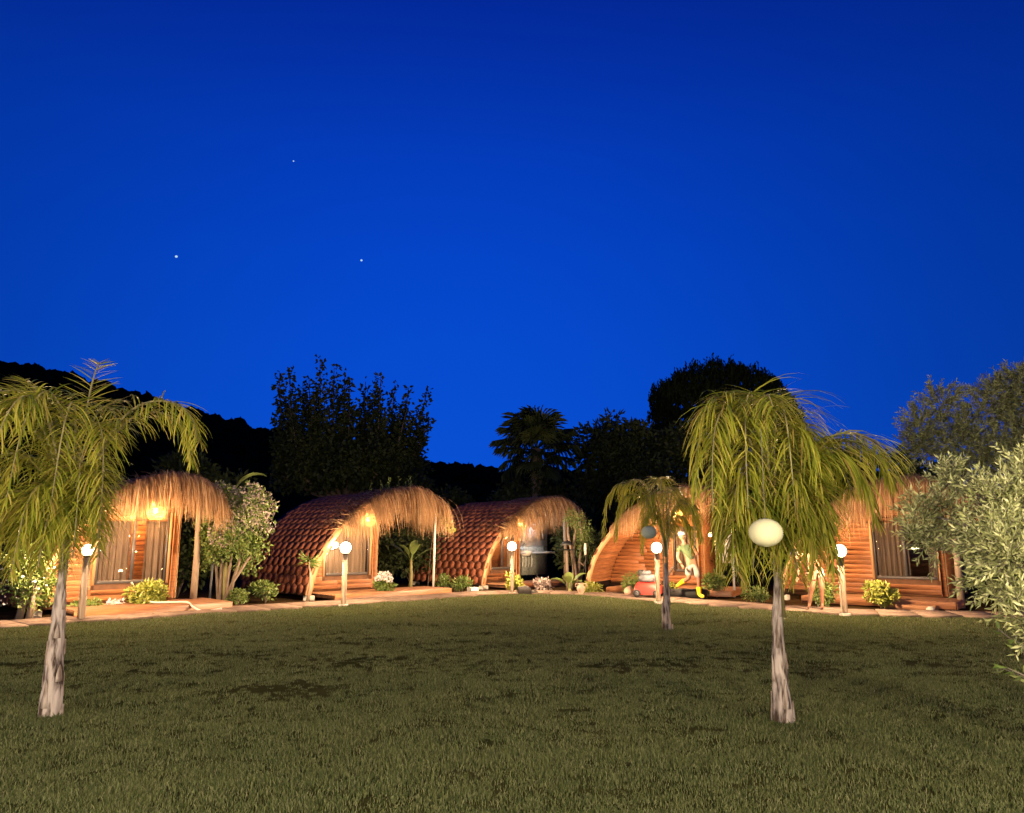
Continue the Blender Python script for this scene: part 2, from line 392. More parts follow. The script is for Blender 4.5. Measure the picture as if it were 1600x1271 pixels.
# path slabs: each a separate low stone
def along(pts, step):
    out = []; carry = 0.0
    for (a, b), (c, d) in zip(pts, pts[1:]):
        L_ = math.hypot(c - a, d - b); s_ = carry
        while s_ < L_:
            out.append((a + (c - a) * s_ / L_, b + (d - b) * s_ / L_)); s_ += step
        carry = s_ - L_
    return out
pathbase = MB()
pw = 1.25
pts = along(NEAR, 0.78)
def nrm(i):
    a = pts[max(i - 1, 0)]; b = pts[min(i + 1, len(pts) - 1)]
    dx, dy = b[0] - a[0], b[1] - a[1]; L_ = math.hypot(dx, dy); return (-dy / L_, dx / L_)
V = []; 
for i, p in enumerate(pts):
    nn = nrm(i); V += [(p[0] + nn[0] * 0.02, p[1] + nn[1] * 0.02, 0.012), (p[0] + nn[0] * pw, p[1] + nn[1] * pw, 0.012)]
pathbase.add(V, [(2 * i, 2 * i + 2, 2 * i + 3, 2 * i + 1) for i in range(len(pts) - 1)])
path = pathbase.build('path', 'soil'); tag(path, kind='structure')
for i in range(len(pts) - 1):
    n0, n1 = nrm(i), nrm(i + 1); p, q = Vector((*pts[i], 0)), Vector((*pts[i + 1], 0))
    dr = (q - p).normalized() * 0.012
    for lane in (0, 1):
        a0 = (0.0 if lane == 0 else 0.655) + rnd.uniform(-0.02, 0.03); a1 = (0.62 if lane == 0 else 1.25) + rnd.uniform(-0.03, 0.03)
        N0, N1 = Vector((*n0, 0)), Vector((*n1, 0))
        off = dr * (0 if lane == 0 else 0)
        c4 = [p + N0 * a0 + dr, q + N1 * (a0 + rnd.uniform(-.02, .02)) - dr, q + N1 * a1 - dr, p + N0 * (a1 + rnd.uniform(-.02, .02)) + dr]
        zt = 0.052 + rnd.uniform(-0.007, 0.008)
        ctr = sum(c4, Vector()) / 4
        top = [ctr + (c - ctr) * 0.975 for c in c4]
        V = [(c.x, c.y, 0.0) for c in c4] + [(c.x, c.y, zt - 0.012) for c in c4] + [(c.x, c.y, zt) for c in top]
        F = [(0, 1, 5, 4), (1, 2, 6, 5), (2, 3, 7, 6), (3, 0, 4, 7), (4, 5, 9, 8), (5, 6, 10, 9), (6, 7, 11, 10), (7, 4, 8, 11), (8, 9, 10, 11)]
        MB().add(V, F).build('paving_slab', 'paving', path)

# grass: one mass of blades, clumps spread over the lawn with geometry nodes
gcol = bpy.data.collections.new('grass_clumps')
for k in range(5):
    V = []; F = []
    for b in range(34):
        r_ = 0.075 * math.sqrt(rnd.random()); an = rnd.uniform(0, 2 * PI); px, py = r_ * math.cos(an), r_ * math.sin(an)
        h = rnd.uniform(0.010, 0.032) * (1.5 if rnd.random() < 0.06 else 1); wd_ = rnd.uniform(0.0035, 0.0062); fa = rnd.uniform(0, 2 * PI)
        la = rnd.uniform(0, 2 * PI); ln_ = rnd.uniform(0.1, 0.9) * h
        sxv, syv = math.cos(fa) * wd_ / 2, math.sin(fa) * wd_ / 2; lx, ly = math.cos(la) * ln_, math.sin(la) * ln_
        n0 = len(V)
        V += [(px - sxv, py - syv, -0.01), (px + sxv, py + syv, -0.01), (px - sxv * .8 + lx * .3, py - syv * .8 + ly * .3, h * .6), (px + sxv * .8 + lx * .3, py + syv * .8 + ly * .3, h * .6), (px + lx, py + ly, h)]
        F += [(n0, n0 + 1, n0 + 3, n0 + 2), (n0 + 2, n0 + 3, n0 + 4)]
    o = bpy.data.objects.new('grass_clump', npmesh('grass_clump', V, F, 'grass')); gcol.objects.link(o)
P = []; SC = []; RT = []
def bare(x, y):
    b = 0.0
    for cx, cy_, rx, ry in ((-2.45, 8.2, 0.75, 0.42), (-1.9, 9.9, 0.5, 0.25), (4.9, 14.6, .6, .2), (1.1, 9.6, .35, .18)):
        d = ((x - cx) / rx) ** 2 + ((y - cy_) / ry) ** 2
        b = max(b, math.exp(-d))
    return b
for y0, y1, dens in ((3.2, 6, 330), (6, 9, 230), (9, 13, 130), (13, 17, 135), (17, 22.6, 130)):
    hw = y1 * 0.76 + 1.6
    for _ in range(int((y1 - y0) * 2 * hw * dens)):
        x, y = rnd.uniform(-hw, hw), rnd.uniform(y0, y1)
        if y > near_y(x) + 0.03: continue
        nz = noise.noise((x * 0.8, y * 1.3, 0)) + 0.6 * noise.noise((x * 2.6, y * 3.6, 5)); bb = bare(x, y)
        if rnd.random() < bb * 0.7: continue
        P.append((x, y, lawn_z(x, y))); SC.append((1.02 + 0.26 * nz) * (1 - 0.5 * bb) * rnd.uniform(0.8, 1.2) * (1.0 if y < 13 else 1.2)); RT.append(rnd.uniform(0, 2 * PI))
for tx, ty, tr in ((-4.21, 7.05, .13), (2.32, 6.62, .12), (2.74, 13.45, .13)):      # longer tufts the mower misses round the trunks
    for _ in range(60):
        an = rnd.uniform(0, 2 * PI); q = tr + abs(rnd.gauss(0, .07)); x, y = tx + math.cos(an) * q, ty + math.sin(an) * q
        P.append((x, y, lawn_z(x, y))); SC.append(rnd.uniform(1.1, 1.9)); RT.append(rnd.uniform(0, 2 * PI))
me = bpy.data.meshes.new('grass'); me.vertices.add(len(P)); me.vertices.foreach_set('co', np.array(P, np.float32).ravel())
a = me.attributes.new('scl', 'FLOAT', 'POINT'); a.data.foreach_set('value', np.clip(np.array(SC, np.float32), 0.45, 1.9))
a = me.attributes.new('rotz', 'FLOAT', 'POINT'); a.data.foreach_set('value', np.array(RT, np.float32))
grass = link('grass', me); tag(grass, 'short mown grass covering the whole lawn', 'grass', kind='stuff')
ng = bpy.data.node_groups.new('grass_scatter', 'GeometryNodeTree')
ng.interface.new_socket('Geometry', in_out='INPUT', socket_type='NodeSocketGeometry'); ng.interface.new_socket('Geometry', in_out='OUTPUT', socket_type='NodeSocketGeometry')
gi = ng.nodes.new('NodeGroupInput'); go = ng.nodes.new('NodeGroupOutput')
ci = ng.nodes.new('GeometryNodeCollectionInfo'); ci.inputs[0].default_value = gcol; ci.inputs[1].default_value = True; ci.inputs[2].default_value = True
iop = ng.nodes.new('GeometryNodeInstanceOnPoints'); iop.inputs['Pick Instance'].default_value = True
na = ng.nodes.new('GeometryNodeInputNamedAttribute'); na.data_type = 'FLOAT'; na.inputs[0].default_value = 'scl'
nb = ng.nodes.new('GeometryNodeInputNamedAttribute'); nb.data_type = 'FLOAT'; nb.inputs[0].default_value = 'rotz'
cx_ = ng.nodes.new('ShaderNodeCombineXYZ'); ng.links.new(nb.outputs[0], cx_.inputs[2])
ng.links.new(gi.outputs[0], iop.inputs['Points']); ng.links.new(ci.outputs[0], iop.inputs['Instance'])
ng.links.new(na.outputs[0], iop.inputs['Scale']); ng.links.new(cx_.outputs[0], iop.inputs['Rotation']); ng.links.new(iop.outputs[0], go.inputs[0])
md = grass.modifiers.new('scatter', 'NODES'); md.node_group = ng

# ------------------------------------------------------------------ hill with its wood
RIDGE = [(-330, 74), (-260, 72), (-215, 70), (-174, 62.5), (-163, 61), (-150, 57), (-137, 53), (-122, 48.5), (-108, 45), (-98, 42), (-88, 39), (-78, 36.5), (-60, 32), (-35, 27), (-20, 25), (-5, 24), (30, 23), (90, 20), (160, 18), (300, 14), (420, 8)]
def ridge(x):
    for (a, b), (c, d) in zip(RIDGE, RIDGE[1:]):
        if a <= x <= c: return b + (d - b) * (x - a) / (c - a)
    return RIDGE[-1][1]
hy = [95, 130, 165, 200, 230, 250, 275, 320, 420]; hf = [0, 0.12, 0.34, 0.63, 0.88, 0.97, 0.93, 0.7, 0.0]
hx = np.linspace(-330, 420, 90)
V = [(x, y, ridge(x) * f_ - 0.5 + (2.0 * noise.noise((x * .03, y * .03, 3)) if f_ else 0)) for y, f_ in zip(hy, hf) for x in hx]
F = [(j * 90 + i, j * 90 + i + 1, (j + 1) * 90 + i + 1, (j + 1) * 90 + i) for j in range(len(hy) - 1) for i in range(89)]
tag(link('hill', npmesh('hill', V, F, 'far_ground', True)), kind='structure')
V = []; F = []
ico = MB(); ico.sphere((0, 0, 0), 1, 7, 5)
iv = np.array(ico.v); base = 0
def hz(x, y):
    for a in range(len(hy) - 1):
        if hy[a] <= y <= hy[a + 1]:
            f_ = hf[a] + (hf[a + 1] - hf[a]) * (y - hy[a]) / (hy[a + 1] - hy[a]); return ridge(x) * f_
    return 0
for k in range(5200):
    ridge_tree = k < 2600
    x = rnd.uniform(-300, 120) if ridge_tree else rnd.uniform(-300, 380); y = rnd.uniform(232, 262) if ridge_tree else rnd.uniform(100, 245)
    r_ = rnd.choice((rnd.uniform(.5, 1.1), rnd.uniform(.8, 1.8), rnd.uniform(1.4, 3.0)))
    s_ = np.array([r_, r_, r_ * rnd.uniform(0.7, 1.3)]) * (1 + rng.normal(size=(len(iv), 1)) * 0.10)
    V.append(iv * s_ + np.array([x, y, hz(x, y) - 0.6 + r_ * 0.4]))
    F += [tuple(i + base for i in f) for f in ico.f]; base += len(iv)
tag(link('hillside_wood', npmesh('hillside_wood', np.concatenate(V), F, 'hill_wood')), 'dark wooded hillside falling from the left edge', 'wood', kind='stuff')

# ------------------------------------------------------------------ trees behind the cabins
def limb_tree(name, loc, label, blobs, n, ln, wd, m, h, trunk_r=0.2, limbs=8, barkm='bark', shell=0.45, group=None, cat='tree', droop=-0.2, crown_name='crown'):
    o = empty(name, loc); tag(o, label, cat, group)
    mb = MB()
    B = sorted(blobs, key=lambda b: b[2])
    mb.tube([(0, 0, -0.1), (0.05, 0.02, h * .4), (0, 0.05, h)], [trunk_r * 1.3, trunk_r, trunk_r * .75], 9)
    for b in rnd.sample(list(blobs), min(limbs, len(blobs))):
        e = Vector(b[:3]); s_ = Vector((0, 0.03, h * rnd.uniform(.6, .98))); mdp = s_.lerp(e, .5) + Vector((0, 0, -0.06 * e.length))
        mb.tube([s_, mdp, e], [trunk_r * .5, trunk_r * .32, trunk_r * .12], 6)
    mb.build('trunk', barkm, o, True)
    crown(o, crown_name, blobs, n, ln, wd, m, shell, droop)
    return o

def puffs(cx, cz, w_, h_, n, r0, r1, dy=1.2):
    out = []
    for _ in range(n):
        a = rnd.uniform(0, 2 * PI); q = math.sqrt(rnd.random())
        r_ = rnd.uniform(r0, r1); out.append((cx + math.cos(a) * q * (w_ - r_ * .6), rnd.uniform(-dy, dy), cz + math.sin(a) * q * (h_ - r_ * .6), r_, r_, r_ * .85))
    return out
# tall many-spired tree
TY = 42.0
k27 = TY / 1150 * 1.0
spires = [(437, 578, 430), (450, 577, 452), (466, 590, 460), (482, 588, 480), (507, 562, 500), (520, 568, 515), (534, 574, 530), (549, 594, 545), (569, 590, 565), (590, 600, 580), (603, 597, 598), (614, 595, 610), (635, 597, 625), (665, 601, 640), (671, 655, 640), (660, 690, 640), (640, 640, 620), (500, 620, 500), (470, 640, 470), (560, 640, 555), (600, 650, 590)]
o = empty('spired_tree', (-9.4, TY, 0)); tag(o, 'tall dark many-spired tree rising behind the second cabin from the left', 'tree')
blobs = []; mb = MB()
mb.tube([(0, 0, -.1), (0.1, 0, 2.5), (0, 0, 4.5)], [.35, .28, .22], 9)
for u, v, u0 in spires:
    tip = Vector(((u - 800) * k27 * 1.03 + 9.4, rnd.uniform(-1.6, 1.6), 1.55 + (845 - v) * k27 * 1.0))
    root = Vector(((u0 - 800) * k27 + 9.4, tip.y * .6, 5.2)); root.x *= .9
    mb.tube([(0, 0, 3.6), (root.x * .5, root.y * .5, 4.2), root, tip], [.16, .12, .08, .02], 5)
    L_ = (tip - root).length; ns = max(5, int(L_ / .35))
    for k in range(ns):
        f_ = k / (ns - 1); p = root.lerp(tip, f_); r_ = 0.62 * (1 - f_) + 0.2
        blobs.append((p.x + rnd.uniform(-.15, .15), p.y, p.z, r_, r_, r_ * 1.2))
mb.build('trunk', 'bark', o, True)
blobs += puffs(0.4, 5.6, 4.0, 1.5, 40, .6, 1.0, 1.6)
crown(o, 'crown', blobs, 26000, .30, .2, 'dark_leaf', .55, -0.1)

# stone pine: domed crown of upright shoots
PY = 45.0; kp = PY / 1150
o = empty('stone_pine', (12.9, PY, 0)); tag(o, 'dark round-headed pine with spiky upright shoots against the sky', 'tree')
mb = MB(); mb.tube([(0, 0, -.1), (.2, 0, 4), (0, 0, 7.5)], [.4, .33, .26], 9)
Pn = []; Dn = []; Ln = []
dome = [(-4.15, 10.2), (-3.9, 10.9), (-3.2, 11.5), (-2.2, 12.0), (-1.2, 12.25), (-.2, 12.5), (.9, 12.4), (1.8, 12.1), (2.7, 11.6), (3.3, 11.0), (3.8, 10.4), (4.3, 9.6), (4.55, 8.6), (4.7, 7.6), (4.75, 6.8)]
def dtop(x):
    for (a, b), (c, d) in zip(dome, dome[1:]):
        if a <= x <= c: return b + (d - b) * (x - a) / (c - a)
    return 8.0
for _ in range(4200):
    x = rnd.uniform(-4.2, 4.8); y = rnd.uniform(-3.5, 3.5) * math.sqrt(max(0.05, 1 - (x / 5.2) ** 2))
    drop = (abs(y) / 3.6) ** 2 * 1.6
    zt = dtop(x) - drop + .55 * noise.noise((x * 1.1, y * .9, 2)) + .4 * noise.noise((x * 3.2, y * 2, 7)); z = zt - rnd.random() ** 1.6 * (zt - 6.4 - 0.05 * abs(x)) - .35
    sp = rnd.uniform(.25, .8)
    for q in range(8):
        f_ = q / 8
        Pn.append((x + rnd.gauss(0, .05), y + rnd.gauss(0, .05), z + sp * f_)); Dn.append((rnd.gauss(0, .35) + x * .03, rnd.gauss(0, .35), 1.1)); Ln.append(.3 * (1 - .4 * f_))
for _ in range(9):
    e = Vector((rnd.uniform(-3.4, 3.4), rnd.uniform(-2, 2), rnd.uniform(8.5, 10)))
    mb.tube([(0, 0, 6.5), e * .6 + Vector((0, 0, 2.6)), e], [.16, .1, .05], 5)
mb.build('trunk', 'bark', o, True)
link('crown', leaf_mesh('crown', Pn, Dn, np.array(Ln), .10, 'needle'), o)

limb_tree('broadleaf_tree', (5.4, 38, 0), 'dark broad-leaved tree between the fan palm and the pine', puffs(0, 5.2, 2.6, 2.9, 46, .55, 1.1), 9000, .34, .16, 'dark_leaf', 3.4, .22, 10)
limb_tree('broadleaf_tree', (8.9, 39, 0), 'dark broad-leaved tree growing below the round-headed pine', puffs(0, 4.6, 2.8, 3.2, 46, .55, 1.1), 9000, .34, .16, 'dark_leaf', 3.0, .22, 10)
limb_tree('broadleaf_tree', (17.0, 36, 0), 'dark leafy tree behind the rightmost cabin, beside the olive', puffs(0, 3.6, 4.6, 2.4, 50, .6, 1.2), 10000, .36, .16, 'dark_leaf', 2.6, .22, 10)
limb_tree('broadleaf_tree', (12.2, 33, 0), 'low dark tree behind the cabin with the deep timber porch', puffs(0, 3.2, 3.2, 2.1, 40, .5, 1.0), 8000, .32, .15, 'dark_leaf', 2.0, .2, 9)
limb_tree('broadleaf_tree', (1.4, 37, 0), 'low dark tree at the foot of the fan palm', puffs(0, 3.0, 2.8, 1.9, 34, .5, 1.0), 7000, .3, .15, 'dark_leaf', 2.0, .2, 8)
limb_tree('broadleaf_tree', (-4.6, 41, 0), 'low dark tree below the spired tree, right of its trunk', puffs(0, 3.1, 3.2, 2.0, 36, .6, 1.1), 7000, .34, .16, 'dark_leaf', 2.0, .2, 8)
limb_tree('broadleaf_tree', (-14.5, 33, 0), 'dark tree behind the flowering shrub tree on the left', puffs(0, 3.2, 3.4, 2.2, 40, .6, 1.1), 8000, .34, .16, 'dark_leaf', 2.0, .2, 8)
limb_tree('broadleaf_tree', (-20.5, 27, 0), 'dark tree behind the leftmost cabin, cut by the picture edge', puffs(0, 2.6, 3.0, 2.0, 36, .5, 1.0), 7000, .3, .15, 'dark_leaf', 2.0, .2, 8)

# fan palm
FY = 36.0
o = empty('fan_palm', (1.2, FY, 0)); tag(o, 'dark fan palm silhouetted against the blue sky', 'palm tree')
mb = MB(); mb.tube([(0, 0, -.1), (.05, 0, 2), (0, 0, 4), (0, 0, 6.0)], [.34, .27, .25, .33], 10); mb.build('trunk', 'bark', o, True)
def fan_mesh(k):
    V = []; F = []; ns = 26; pl = 0.75; br = 0.85
    V += [(-.02, 0, 0), (.02, 0, 0), (.015, pl, .05), (-.015, pl, .05)]; F.append((0, 1, 2, 3))
    for i in range(ns):
        a0 = R(-125 + 250 * i / ns); a1 = R(-125 + 250 * (i + 1) / ns); am = (a0 + a1) / 2
        L_ = br * (1 - .25 * (abs(am) / R(125)) ** 2) * rnd.uniform(.9, 1.08); s_ = .62
        dz = -.10 * (1 - math.cos(am)) - 0.05
        def pt(a, q, z): return (math.sin(a) * q, pl + math.cos(a) * q, .05 + z)
        n0 = len(V)
        V += [pt(am, .02, 0), pt(a0, L_ * s_, dz * .5 - .02), pt(am, L_ * s_, dz * .5 + .03), pt(a1, L_ * s_, dz * .5 - .02), pt(am, L_ * .93, dz - .1), pt(am + rnd.uniform(-.06, .06), L_ * 1.02, dz - .34)]
        F += [(n0, n0 + 1, n0 + 2), (n0, n0 + 2, n0 + 3), (n0 + 1, n0 + 4, n0 + 2), (n0 + 2, n0 + 4, n0 + 3), (n0 + 2, n0 + 5, n0 + 4)]
    return npmesh('fan_leaf', V, F, 'dark_leaf')
fans = [fan_mesh(k) for k in range(3)]
for k in range(34):
    f_ = link('fan_leaf', fans[k % 3], o)
    az = k * 2.399; el = [75, 58, 42, 26, 8, -12, -34][min(6, k // 5)] + rnd.uniform(-9, 9)
    f_.location = (0, 0, 6.05 - .012 * k); s_ = rnd.uniform(1.2, 1.5)
    f_.matrix_local = Matrix.Translation(f_.location) @ Matrix.Rotation(az, 4, 'Z') @ Matrix.Rotation(R(el), 4, 'X') @ Matrix.Diagonal((s_, s_, s_, 1))

# ------------------------------------------------------------------ cabins
PROF = [(0, 0.12), (0.05, 0.35), (0.13, 0.65), (0.28, 1.05), (0.50, 1.42), (0.78, 1.78), (1.15, 2.15), (1.6, 2.5), (2.1, 2.78), (2.7, 2.99), (3.3, 3.07), (3.8, 3.0), (4.2, 2.84), (4.45, 2.66)]
def catmull(P, m=8):
    out = []
    for i in range(len(P) - 1):
        p0, p1, p2, p3 = P[max(i - 1, 0)], P[i], P[i + 1], P[min(i + 2, len(P) - 1)]
        for k in range(m):
            t_ = k / m
            out.append(tuple(0.5 * (2 * p1[a] + (p2[a] - p0[a]) * t_ + (2 * p0[a] - 5 * p1[a] + 4 * p2[a] - p3[a]) * t_ ** 2 + (3 * p1[a] - p0[a] - 3 * p2[a] + p3[a]) * t_ ** 3) for a in range(2)))
    out.append(tuple(P[-1])); return out
def make_profile(sx_): 
    pr = catmull([(x * (1 if x > 2.4 else 1) * sx_, z) for x, z in PROF], 8)
    S = [0.0]
    for a, b in zip(pr, pr[1:]): S.append(S[-1] + math.hypot(b[0] - a[0], b[1] - a[1]))
    return pr, S
def at_s(pr, S, s_):
    s_ = max(0, min(S[-1] - 1e-6, s_)); i = int(np.searchsorted(S, s_, side='right') - 1); i = min(i, len(pr) - 2)
    f_ = (s_ - S[i]) / (S[i + 1] - S[i]); a, b = pr[i], pr[i + 1]
    tx, tz = b[0] - a[0], b[1] - a[1]; L_ = math.hypot(tx, tz)
    return a[0] + tx * f_, a[1] + tz * f_, tx / L_, tz / L_
def z_at(pr, x):
    for a, b in zip(pr, pr[1:]):
        if a[0] <= x <= b[0]: return a[1] + (b[1] - a[1]) * (x - a[0]) / max(1e-9, b[0] - a[0])
    return pr[-1][1]
def x_at(pr, z):
    for a, b in zip(pr, pr[1:]):
        if a[1] <= z <= b[1]: return a[0] + (b[0] - a[0]) * (z - a[1]) / max(1e-9, b[1] - a[1])
    return 9.0

# a hexagonal shingle, its lower edge lifted
def shingle_mesh(sz):
    V = []; F = []
    w_ = sz * .5; pts6 = [(0, -.62), (.5, -.3), (.5, .3), (0, .62), (-.5, .3), (-.5, -.3)]
    for lift in (0, 1):
        for px, py in pts6: V.append((px * sz * .92, py * SP / .92 * .92, 0.002 + lift * (0.009 + 0.002 * (0.62 - py))))
    F.append((6, 7, 8, 9, 10, 11)); F += [(i, (i + 1) % 6, 6 + (i + 1) % 6, 6 + i) for i in range(6)]
    return npmesh('shingle', V, F, 'shingle')
SH = 0.34; SP = 0.25
SHM = shingle_mesh(SH)
GLASS = []

def cabin(loc, phi, label, ww=2.35, sx_=1.0, recess=0.25, depth=4.2, win=(0.66, 2.1), curtain='curtain', gap=None, room=False, thatch_n=2700,
          shingle_box=None, sink=False, pole='wood', deck=(0.15, 4.3, -1.15), thatch_from=0.85, door_dark=False, side_bay_wall=False, fringe=1.4, steps=False, lining=False):
    o = empty('cabin', loc, phi); tag(o, label, 'cabin', 'rounded timber cabins around the lawn')
    pr, S = make_profile(sx_); WT = pr[-1][0]
    FZ = 0.34                                                    # floor level
    TH = 0.11
    # shell: outer and inner skin
    V = []; F = []; n = len(pr)
    for (x, z), q in zip(pr, range(n)):
        _, _, tx, tz = at_s(pr, S, S[q]); nx_, nz_ = -tz, tx
        V += [(x, 0, z), (x, depth, z), (x - nx_ * TH, 0, z - nz_ * TH), (x - nx_ * TH, depth, z - nz_ * TH)]
    for i in range(n - 1):
        a = 4 * i; b = a + 4
        F += [(a, a + 1, b + 1, b), (a + 2, b + 2, b + 3, a + 3), (a, b, b + 2, a + 2), (a + 1, a + 3, b + 3, b + 1)]
    F += [(0, 2, 3, 1), (4 * n - 4, 4 * n - 3, 4 * n - 1, 4 * n - 2)]
    roof = link('roof', npmesh('roof', V, F, 'underlay'), o)
    # shingles on the outer skin
    rows = int(S[-1] / SP); cols = int(depth / SH) + 1; rest = MB(); sv = [v.co.copy() for v in SHM.vertices]; sf = [tuple(p.vertices) for p in SHM.polygons]; cnt = 0
    for r_ in range(rows):
        s_ = SP * .6 + r_ * SP
        x, z, tx, tz = at_s(pr, S, s_)
        nv = Vector((-tz, 0, tx)); dn = Vector((-tx, 0, -tz)); up = -dn
        for c in range(cols):
            y = (c + (.5 if r_ % 2 else 0)) * SH + .06
            if y > depth - .1: continue
            M = Matrix((( 0, up.x, nv.x, x), (-1, 0, 0, y), (0, up.z, nv.z, z), (0, 0, 0, 1))) @ Matrix.Rotation(rnd.uniform(-.02, .02), 4, 'Z')
            if shingle_box and s_ < shingle_box[0] and y < shingle_box[1] and cnt < 300:
                so = link('shingle', SHM, roof); so.matrix_local = M; cnt += 1
            else:
                rest.add([M @ v for v in sv], sf)
    so = rest.build('roof_shingles', 'shingle', roof); so['kind'] = 'stuff'
    # front trim of the arch
    mb = MB(); V = []; F = []
    for q in range(n):
        x, z = pr[q]; _, _, tx, tz = at_s(pr, S, S[q]); nx_, nz_ = -tz, tx
        V += [(x + nx_ * .02, -.03, z + nz_ * .02), (x + nx_ * .02, .03, z + nz_ * .02), (x - nx_ * .135, -.03, z - nz_ * .135), (x - nx_ * .135, -.004, z - nz_ * .135)]
    for i in range(n - 1):
        a = 4 * i; b = a + 4
        F += [(a, b, b + 2, a + 2), (a, a + 1, b + 1, b), (a + 2, b + 2, b + 3, a + 3)]
    F += [(0, 2, 3, 1)]
    link('arch_trim', npmesh('arch_trim', V, F, 'trim', False), o)
    # inner lining boards, running into the depth
    lin = link('lining', MB().box(0.3, 0.34, recess + .1, recess + .14, FZ - .05, FZ).mesh('lining', 'dark_backing'), o)
    st = 0.118; s_ = 0.25
    lm = MB().bbox(-st * .49, st * .49, 0.012, recess - .012, -.012, 0, .002).mesh('plank', 'wood_side')
    while s_ < S[-1] - .1:
        x, z, tx, tz = at_s(pr, S, s_); nx_, nz_ = -tz, tx
        po = link('plank', lm, lin)
        po.matrix_local = Matrix(((tx, 0, nx_, x - nx_ * (TH + .001)), (0, 1, 0, 0), (tz, 0, nz_, z - nz_ * (TH + .001)), (0, 0, 0, 1)))
        s_ += st
    # floor, skids, blocks
    MB().box(.18, ww + .02, recess + .02, depth - .05, FZ - .14, FZ - .004).build('floor', 'deck_wood', o)
    mb = MB()
    for yy in (recess + .1, depth * .5, depth - .3): mb.box(.12, ww, yy, yy + .12, .1, FZ - .145)
    mb.build('skid', 'dark_backing', o)
    for bx, by in ((.12, .05), (ww - .1, .25), (.12, depth - .5), (WT - .4, .2)):
        MB().bbox(bx - .12, bx + .12, by - .1, by + .12, -.03, .115, .012).build('support_block', 'concrete', o)
    # front wall: backing round the window, boards, corner post
    wx0, wx1 = win; WZ0, WZ1 = .60, 2.12
    fy = recess
    wall = MB(); tk = .05
    ztop = lambda x: z_at(pr, x) - TH - .01
    wt = lambda x: min(WZ1, z_at(pr, x) - TH - .10)
    def xw(z):
        x = wx0
        while x < wx1 and wt(x) < z: x += .01
        return x
    def panel(x0, x1, z0, ztf):
        nn = max(2, int((x1 - x0) / .08)); V = []; F = []
        xs = [x0 + (x1 - x0) * i / nn for i in range(nn + 1)]
        for x in xs:
            zt = max(z0 + .001, ztf(x)); V += [(x, fy, z0), (x, fy, zt), (x, fy + tk, z0), (x, fy + tk, zt)]
        for i in range(nn):
            a = 4 * i; b = a + 4; F += [(a, b, b + 1, a + 1), (a + 2, a + 3, b + 3, b + 2), (a + 1, b + 1, b + 3, a + 3), (a, a + 2, b + 2, b)]
        F += [(0, 1, 3, 2), (4 * nn, 4 * nn + 2, 4 * nn + 3, 4 * nn + 1)]
        wall.add(V, F)
    xl = x_at(pr, FZ) + TH + .01
    panel(xl, wx0, FZ - .12, ztop); panel(wx1, ww, FZ - .12, ztop)
    panel(wx0, wx1, FZ - .12, lambda x: WZ0); wtp = wt
    nn = 20; V = []; F = []
    for i in range(nn + 1):
        x = wx0 + (wx1 - wx0) * i / nn; V += [(x, fy, wt(x)), (x, fy, ztop(x)), (x, fy + tk, wt(x)), (x, fy + tk, ztop(x))]
    for i in range(nn):
        a = 4 * i; b = a + 4; F += [(a, b, b + 1, a + 1), (a + 2, a + 3, b + 3, b + 2), (a + 1, b + 1, b + 3, a + 3), (a, a + 2, b + 2, b)]
    wall.add(V, F)
    wo_ = wall.build('front_wall', 'dark_backing', o)
    ph = .118; z = FZ - .1
    while z < 2.95:
        z1 = z + ph - .004
        xm = max(x_at(pr, min(z, 3.0)), x_at(pr, min(z1, 3.0))) + TH + .015
        segs = []
        if z1 < WZ0 - .01 or z > WZ1 + .01: segs = [(xm, ww - .13)]
        else: segs = [(xm, xw(z1) - .065), (wx1 + .065, ww - .13)]
        for a, b in segs:
            if b - a > .05:
                cut = a + (b - a) * rnd.uniform(.35, .65) if b - a > 1.6 else None
                for a_, b_ in ([(a, cut - .003), (cut + .003, b)] if cut else [(a, b)]):
                    pm = MB().bbox(-(b_ - a_) / 2, (b_ - a_) / 2, -.014, -.001, 0, z1 - z, .0025).mesh('plank', 'wood')
                    po = link('plank', pm, wo_); po.location = ((a_ + b_) / 2, fy + rnd.uniform(-.004, .001), z)
        z += ph
    MB().bbox(ww - .12, ww - .01, fy - .05, fy + .07, FZ - .13, z_at(pr, ww) - TH - .015, .008).build('corner_post', 'wood', o)
    MB().bbox(ww - .008, ww + .035, fy - .06, fy + .0, FZ - .13, z_at(pr, ww) - TH - .02, .006).build('corner_trim', 'trim', o)
    # window: frame, trims, panes, curtains, cut along the top by the arch
    def slab(x0, x1, zlo, zhi, y0, y1, nm, m_, par):
        nn = max(1, int((x1 - x0) / .07)); V = []; F = []
        for i in range(nn + 1):
            x = x0 + (x1 - x0) * i / nn; V += [(x, y0, zlo(x)), (x, y0, zhi(x)), (x, y1, zlo(x)), (x, y1, zhi(x))]
        for i in range(nn):
            a = 4 * i; b = a + 4; F += [(a, b, b + 1, a + 1), (a + 2, a + 3, b + 3, b + 2), (a + 1, b + 1, b + 3, a + 3), (a, a + 2, b + 2, b)]
        F += [(0, 1, 3, 2), (4 * nn, 4 * nn + 2, 4 * nn + 3, 4 * nn + 1)]
        return MB().add(V, F).build(nm, m_, par)
    win_o = slab(wx0 + .05, wx1 - .05, lambda x: WZ0 + .002, lambda x: WZ0 + .075, fy - .012, fy + .045, 'window', 'frame_dark', o)
    slab(wx0 + .002, wx0 + .05, lambda x: WZ0 + .002, lambda x: wt(x) - .002, fy - .012, fy + .045, 'jamb', 'frame_dark', win_o)
    slab(wx1 - .05, wx1 - .002, lambda x: WZ0 + .002, lambda x: wt(x) - .002, fy - .012, fy + .045, 'jamb', 'frame_dark', win_o)
